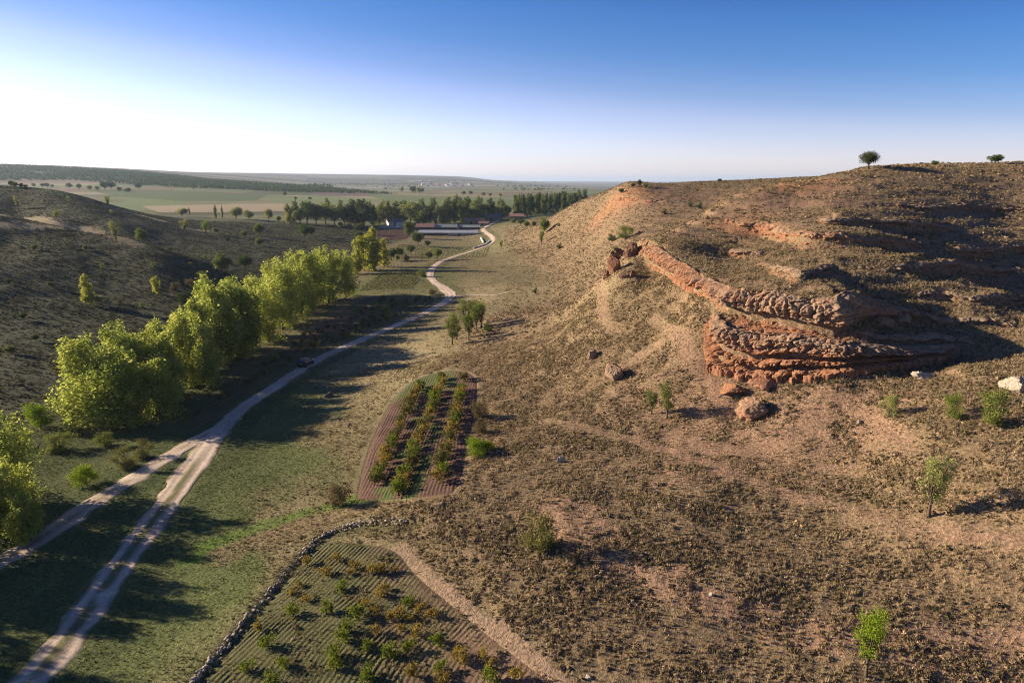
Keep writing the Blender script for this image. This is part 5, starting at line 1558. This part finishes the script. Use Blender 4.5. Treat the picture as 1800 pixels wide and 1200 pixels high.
# rows of small vines in the plot beyond the near vineyard
def far_rows():
    x, y = [], []
    for k in range(16):
        xx = -51 + k * 1.15
        yy = np.arange(226, 268, 1.3)
        x.append(np.full(len(yy), xx) + rng.normal(0, .15, len(yy))); y.append(yy + rng.normal(0, .15, len(yy)))
    for k in range(30):
        yy0 = 315 + k * 2.6
        xx = np.arange(-62, -12, 1.6)
        x.append(xx + rng.normal(0, .2, len(xx))); y.append(np.full(len(xx), yy0) + .12 * (xx + 40))
    x, y = np.concatenate(x), np.concatenate(y)
    keep = look(pad(flat), x, y) > .9
    x, y = x[keep], y[keep]
    c = np.array([.14, .14, .05]) * rng.uniform(.7, 1.3, len(x))[:, None]
    build_tufts('crop_rows', x, y, np.full(len(x), .75), c, SHRF, 9, 'rows of small crops in the plots before the farm')
far_rows()

# ------------------------------------------------------------------ farm buildings
M['w_grey'] = plain_mat('grey_render', (.28, .26, .24), .9, 1.5, .2)
M['w_white'] = plain_mat('white_render', (.72, .68, .60), .9, 1.2, .12)
M['w_brick'] = plain_mat('brown_adobe', (.26, .17, .12), .95, 1.2, .3)
M['w_dark'] = plain_mat('dark_timber', (.07, .055, .05), .9, 2, .3)
M['r_pale'] = plain_mat('pale_sheet_roof', (.40, .41, .45), .6, .8, .12)
M['r_grey'] = plain_mat('grey_sheet_roof', (.26, .28, .27), .7, .8, .2)
M['r_red'] = plain_mat('faded_clay_tiles', (.33, .17, .13), .9, 2, .3)
M['r_slate'] = plain_mat('dark_slate_roof', (.16, .16, .155), .8, 1.5, .2)
M['glass'] = plain_mat('dark_window_glass', (.02, .025, .03), .15, 1, 0, spec=.5)
M['metal'] = plain_mat('dark_metal', (.08, .08, .085), .5, 3, .1)

def box(x0, x1, y0, y1, z0, z1):
    v = np.array([(x, y, z) for x in (x0, x1) for y in (y0, y1) for z in (z0, z1)], float)
    f = np.array([(0, 1, 3, 2), (4, 6, 7, 5), (0, 4, 5, 1), (2, 3, 7, 6), (0, 2, 6, 4), (1, 5, 7, 3)])
    return v, f

def building(name, loc, rz, L, D, wh, rh, wall, roof, label, door=True, nwin=4, cat='building', over=.35, chimney=False, post=0):
    o = empty(name, loc, rz)
    hl_, hd = L / 2, D / 2
    # walls with gable ends
    wv = np.array([(-hl_, -hd, -1), (hl_, -hd, -1), (hl_, hd, -1), (-hl_, hd, -1), (-hl_, -hd, wh), (hl_, -hd, wh), (hl_, hd, wh), (-hl_, hd, wh), (-hl_, 0, wh + rh - .12), (hl_, 0, wh + rh - .12)], float)
    wq = np.array([(0, 1, 5, 4), (2, 3, 7, 6), (1, 2, 6, 5), (3, 0, 4, 7)])
    wt = np.array([(5, 6, 9), (7, 4, 8)])
    mesh_np('wall', wv, [wq, wt], M[wall], o, flat_shade=True)
    # two roof slopes with thickness, ridged sheeting along the run
    nx = max(8, int(L / .6))
    xs = np.linspace(-hl_ - over, hl_ + over, nx)
    prof_ = [(-hd - over, wh - over * rh / hd), (0, wh + rh), (hd + over, wh - over * rh / hd)]
    V, F = [], []
    for i, x in enumerate(xs):
        zz = .03 * (i % 2)
        V += [(x, prof_[0][0], prof_[0][1] + .06 + zz), (x, 0, prof_[1][1] + .06 + zz), (x, prof_[2][0], prof_[2][1] + .06 + zz), (x, prof_[2][0], prof_[2][1] - .08), (x, 0, prof_[1][1] - .08), (x, prof_[0][0], prof_[0][1] - .08)]
    for i in range(nx - 1):
        for k in range(6):
            a, b = i * 6 + k, i * 6 + (k + 1) % 6
            F.append((a, a + 6, b + 6, b))
    F.append(tuple(range(6))); F = [np.array(F[:-1]), np.array([[5, 4, 1, 0], [4, 3, 2, 1], [(nx - 1) * 6 + q for q in (0, 1, 4, 5)], [(nx - 1) * 6 + q for q in (1, 2, 3, 4)]])]
    rf = mesh_np('roof', np.array(V), F, M[roof], o, flat_shade=True)
    if chimney:
        v, f = box(hl_ * .4, hl_ * .4 + .6, -.3, .3, wh + rh * .6, wh + rh + .9); mesh_np('chimney', v, f, M['w_brick'], rf, flat_shade=True)
    if door:
        v, f = box(-hl_ * .25 - .9, -hl_ * .25 + .9, -hd - .06, -hd + .1, -.2, min(wh * .85, 2.3)); mesh_np('door', v, f, M['w_dark'], o, flat_shade=True)
    for i in range(nwin):
        x = -hl_ + L * (i + .5) / nwin
        if door and abs(x + hl_ * .25) < 1.6: continue
        zc = wh * .58
        v, f = box(x - .5, x + .5, -hd - .05, -hd + .1, zc - .35, zc + .35); fr = mesh_np('window', v, f, M['w_grey'] if wall != 'w_grey' else M['w_white'], o, flat_shade=True)
        v, f = box(x - .42, x + .42, -hd - .07, -hd - .02, zc - .28, zc + .28); mesh_np('pane', v, f, M['glass'], fr, flat_shade=True)
    for i in range(post):
        x = -hl_ + L * (i + .5) / post
        v, f = box(x - .1, x + .1, -hd - .12, -hd - .02, -.3, wh - .1); mesh_np('post', v, f, M['metal'], o, flat_shade=True)
    return tag(o, label, cat)

def building_px(name, px0, px1, py, D, wh, rh, *a, rz=0., **kw):
    p, q = hit(px0, py), hit(px1, py)
    L = abs(q[0] - p[0])
    # anchor at the front foot, centre of the run
    c = hit((px0 + px1) / 2, py)
    loc = (c[0] + math.sin(-rz) * D / 2, c[1] + math.cos(rz) * D / 2, float(hgt(c[0], c[1])))
    return building(name, loc, rz, L, D, wh, rh, *a, **kw)

building_px('long_shed', 736, 788, 414, 7, 2.0, 1.5, 'w_dark', 'r_pale', 'long low shed with pale roof and dark open front, left half', rz=-.02, door=False, nwin=0, cat='shed', post=9)
building_px('long_shed', 789, 838, 414.5, 7, 2.1, 1.5, 'w_grey', 'r_pale', 'long low grey walled shed with pale roof, right half', rz=-.02, door=True, nwin=8, cat='shed')
building_px('barn', 731, 763, 405, 8, 2.6, 2.2, 'w_dark', 'r_red', 'low barn with faded red tiled roof behind the long sheds', nwin=4, cat='barn')
building_px('barn', 765, 803, 405, 8, 2.4, 2.0, 'w_dark', 'r_grey', 'low barn with grey green roof behind the long sheds', nwin=4, cat='barn')
building_px('barn', 806, 842, 404, 7, 2.0, 1.4, 'w_dark', 'r_grey', 'dark low barn at the right end behind the sheds', nwin=3, cat='barn')
building_px('barn', 682, 712, 396, 9, 2.6, 2.3, 'w_white', 'r_slate', 'white gabled barn with slate roof left of the big dark tree', rz=.55, nwin=3, cat='barn')
building_px('field_wall_barn', 666, 716, 402.5, 2.0, 1.6, .5, 'w_grey', 'r_grey', 'low grey lean-to along the top of the ploughed field', door=False, nwin=0, cat='shed')
building_px('house', 896, 921, 387, 8, 3.2, 2.0, 'w_brick', 'r_red', 'red roofed house at the foot of the hill spur', rz=-.05, nwin=3, cat='house', chimney=True)
building_px('farmhouse', 816, 848, 394, 8, 3.0, 1.8, 'w_brick', 'r_red', 'brown farmhouse under the trees left of the road end', nwin=4, cat='house', chimney=True)
building_px('farmhouse', 852, 882, 388, 8, 3.4, 1.8, 'w_brick', 'r_slate', 'brown stone farmhouse at the very end of the road', rz=-.1, nwin=4, cat='house')
building_px('farmhouse', 842, 858, 397, 5, 2.2, 1.2, 'w_grey', 'r_red', 'small grey outbuilding beside the road at the farm', nwin=2, cat='shed')

def low_wall(name, line, h, w, mat, label):
    ln = smooth_line(line, 1.5)[:, :2]
    d = np.gradient(ln, axis=0); d /= np.linalg.norm(d, axis=1)[:, None] + 1e-9
    n_ = np.stack([d[:, 1], -d[:, 0]], 1)
    z = hgt(ln[:, 0], ln[:, 1])
    hh = h * (1 + .25 * fbm(np.arange(len(ln)) / 3., np.zeros(len(ln)), 2, 7))
    V = np.concatenate([np.c_[ln + n_ * w / 2, z - .3], np.c_[ln + n_ * w * .4, z + hh], np.c_[ln - n_ * w * .4, z + hh], np.c_[ln - n_ * w / 2, z - .3]])
    n = len(ln); i = np.arange(n - 1)
    F = np.concatenate([np.stack([i + k * n, i + 1 + k * n, i + 1 + (k + 1) * n, i + (k + 1) * n], 1) for k in range(3)])
    E = np.array([[0, n, 2 * n, 3 * n], [n - 1, 4 * n - 1, 3 * n - 1, 2 * n - 1]])
    return tag(mesh_np(name, V, np.vstack([F, E]), M[mat], flat_shade=True), label, 'wall')
low_wall('roadside_wall', hits([(832,437),(845,434),(855,430),(861,424)]), 1.0, .6, 'w_white', 'low pale wall along the inside of the bend near the farm')
low_wall('roadside_wall', hits([(845,419),(848,424),(850,427)]), .9, .6, 'w_white', 'short white wall at the corner of the farm meadow')

# far village
vr = random.Random(9)
for i in range(26):
    px = vr.choice([748, 756, 764, 772, 780, 788, 800, 812, 826]) + vr.uniform(-5, 5); 
    yy = vr.uniform(3600, 4300); x = ray(px, 320)[0] * yy
    L, D, h = vr.uniform(12, 24), vr.uniform(9, 13), vr.uniform(5, 9)
    zz = hgt(x, yy)
    v = np.array([(-L/2,-D/2,-3),(L/2,-D/2,-3),(L/2,D/2,-3),(-L/2,D/2,-3),(-L/2,-D/2,h),(L/2,-D/2,h),(L/2,D/2,h),(-L/2,D/2,h),(-L/2,0,h+3),(L/2,0,h+3)], float)
    o = mesh_np('village_house', v, [np.array([(0,1,5,4),(2,3,7,6),(1,2,6,5),(3,0,4,7),(4,5,9,8),(6,7,8,9)]), np.array([(5,6,9),(7,4,8)])], [M['w_white'], M['r_red']],
                flat_shade=True, mat_idx=[0, 0, 0, 0, 1, 1, 0, 0])
    o.location = (x, yy, zz); o.rotation_euler = (0, 0, vr.uniform(-.6, .6))
    tag(o, 'pale house of the tiny village far across the plain', 'house', 'houses of the far village')

# ------------------------------------------------------------------ the parked car
def car():
    p = hit(547, 641)
    i = int(np.argmin(np.hypot(ROAD[:, 0] - p[0], ROAD[:, 1] - p[1])))
    d = ROAD[i + 3] - ROAD[i - 3]
    p = ROAD[i]
    o = empty('parked_car', (p[0] - .3, p[1], hgt(p[0], p[1]) + .09), math.atan2(d[1], d[0]) - PI / 2)
    paint, pnt, pb = new_mat('black_car_paint')
    pb.inputs['Base Color'].default_value = (.012, .014, .018, 1); pb.inputs['Roughness'].default_value = .25; pb.inputs['Coat Weight'].default_value = .6
    glass = plain_mat('car_glass', (.03, .04, .05), .08, 1, 0, spec=.7)
    rubber = plain_mat('tyre_rubber', (.02, .02, .02), .9, 5, .1)
    alloy = plain_mat('alloy_rim', (.35, .35, .36), .35, 5, .05, metal=.8)
    red = plain_mat('red_lamp_lens', (.30, .015, .015), .3, 5, .05)
    whitep = plain_mat('white_plate', (.7, .7, .68), .5, 5, .03)
    # hull: stations along y (length 4.3), each a closed section of half-widths by height
    st = [(-2.12, .40, .72, .74, .95), (-2.05, .28, .84, .86, 1.02), (-1.6, .24, .88, .88, 1.05), (-.6, .22, .90, .90, 1.02), (.5, .22, .90, .90, .98), (1.1, .24, .89, .88, .95), (1.75, .26, .86, .82, .86), (2.08, .32, .78, .72, .74), (2.16, .42, .66, .62, .62)]
    V, F = [], []
    for y, z0, w0, w1, z1 in st:
        zm = (z0 + z1) / 2
        sec = [(-w0 * .9, z0), (-w0, zm - .05), (-w1, zm + .12), (-w1 * .93, z1), (0, z1 + .04), (w1 * .93, z1), (w1, zm + .12), (w0, zm - .05), (w0 * .9, z0)]
        V += [(x, y, z) for x, z in sec]
    k = 9
    for a in range(len(st) - 1):
        for b in range(k):
            c = (b + 1) % k
            F.append((a * k + b, a * k + c, (a + 1) * k + c, (a + 1) * k + b))
    V = np.array(V)
    body = mesh_np('body', V, [np.array(F), np.array([list(range(k))]), np.array([[(len(st) - 1) * k + q for q in range(k)][::-1]])], paint, o)
    def slab(y0, y1, z0, z1, w0, w1, yt0, yt1):
        v = np.array([(-w0, y0, z0), (w0, y0, z0), (w0, y1, z0), (-w0, y1, z0), (-w1, yt0, z1), (w1, yt0, z1), (w1, yt1, z1), (-w1, yt1, z1)], float)
        return v, np.array([(0, 3, 2, 1), (4, 5, 6, 7), (0, 1, 5, 4), (1, 2, 6, 5), (2, 3, 7, 6), (3, 0, 4, 7)])
    v, f = slab(-2.0, .95, .99, 1.40, .80, .64, -1.72, .15); mesh_np('cabin_glass', v, f, glass, o, flat_shade=True)
    v, f = slab(-1.74, .17, 1.401, 1.50, .655, .56, -1.55, -.02); rf = mesh_np('roof', v, f, paint, o)
    for sx in (-1, 1):
        v, f = box(sx * .5 - .025, sx * .5 + .025, -1.5, -.1, 1.49, 1.545); mesh_np('roof_rail', v, f, alloy, rf, flat_shade=True)
        for (ya, za, yb, zb) in ((-1.98, 1.0, -1.70, 1.41), (-.85, 1.0, -.85, 1.41), (.93, 1.0, .14, 1.41)):
            t0, t1 = (sx * .80, ya, za), (sx * .645, yb, zb)
            tv, tf = tube([t0, t1], [.055, .05], 6); mesh_np('pillar', tv, tf, paint, o)
        v, f = box(sx * .70 - .14, sx * .70 + .14, -2.14, -2.0, .72, .92); mesh_np('tail_light', v, f, red, o, flat_shade=True)
        v, f = box(sx * .62 - .15, sx * .62 + .15, 2.02, 2.14, .56, .68); mesh_np('headlight', v, f, whitep, o, flat_shade=True)
        v, f = box(sx * .98 - .09, sx * .98 + .09, .62, .76, .98, 1.12); mesh_np('mirror', v, f, paint, o, flat_shade=True)
        for wy_ in (-1.32, 1.30):
            an = np.linspace(0, 2 * PI, 20, endpoint=False)
            rings = [(sx * .70, .31), (sx * .88, .31), (sx * .90, .27), (sx * .90, .20)]
            tv = np.array([(x, wy_ + rr * math.cos(q), .24 + rr * math.sin(q)) for x, rr in rings for q in an])
            tf = np.array([(a * 20 + b, a * 20 + (b + 1) % 20, (a + 1) * 20 + (b + 1) % 20, (a + 1) * 20 + b) for a in range(3) for b in range(20)])
            w = mesh_np('wheel', tv, tf, rubber, o)
            rv = np.array([(sx * .89, wy_ + .2 * math.cos(q), .24 + .2 * math.sin(q)) for q in an] + [(sx * .91, wy_, .24)])
            mesh_np('rim', rv, np.array([(b, (b + 1) % 20, 20) for b in range(20)]), alloy, w)
    v, f = box(-.72, .72, -2.20, -2.03, .36, .56); mesh_np('bumper', v, f, rubber, o, flat_shade=True)
    v, f = box(-.26, .26, -2.135, -2.10, .66, .77); mesh_np('number_plate', v, f, whitep, o, flat_shade=True)
    tag(o, 'black hatchback car parked on the dirt road seen from behind', 'car')
car()

# ------------------------------------------------------------------ the air
hm = bpy.data.materials.new('valley_haze'); hm.use_nodes = True
hm.node_tree.nodes.clear()
pv = hm.node_tree.nodes.new('ShaderNodeVolumePrincipled')
pv.inputs['Color'].default_value = (.60, .77, 1.0, 1)
pv.inputs['Density'].default_value = 0.00006
pv.inputs['Anisotropy'].default_value = 0.2
ho = hm.node_tree.nodes.new('ShaderNodeOutputMaterial')
hm.node_tree.links.new(pv.outputs[0], ho.inputs['Volume'])
v, f = box(-36000, 36000, -36000, 36000, float(H.min()) - 1.5, float(max(H.max(), 60) + 30))
haze = mesh_np('haze', v, f, hm, flat_shade=True)
tag(haze, 'pale blue haze lying over the far plain', 'haze', kind='stuff')
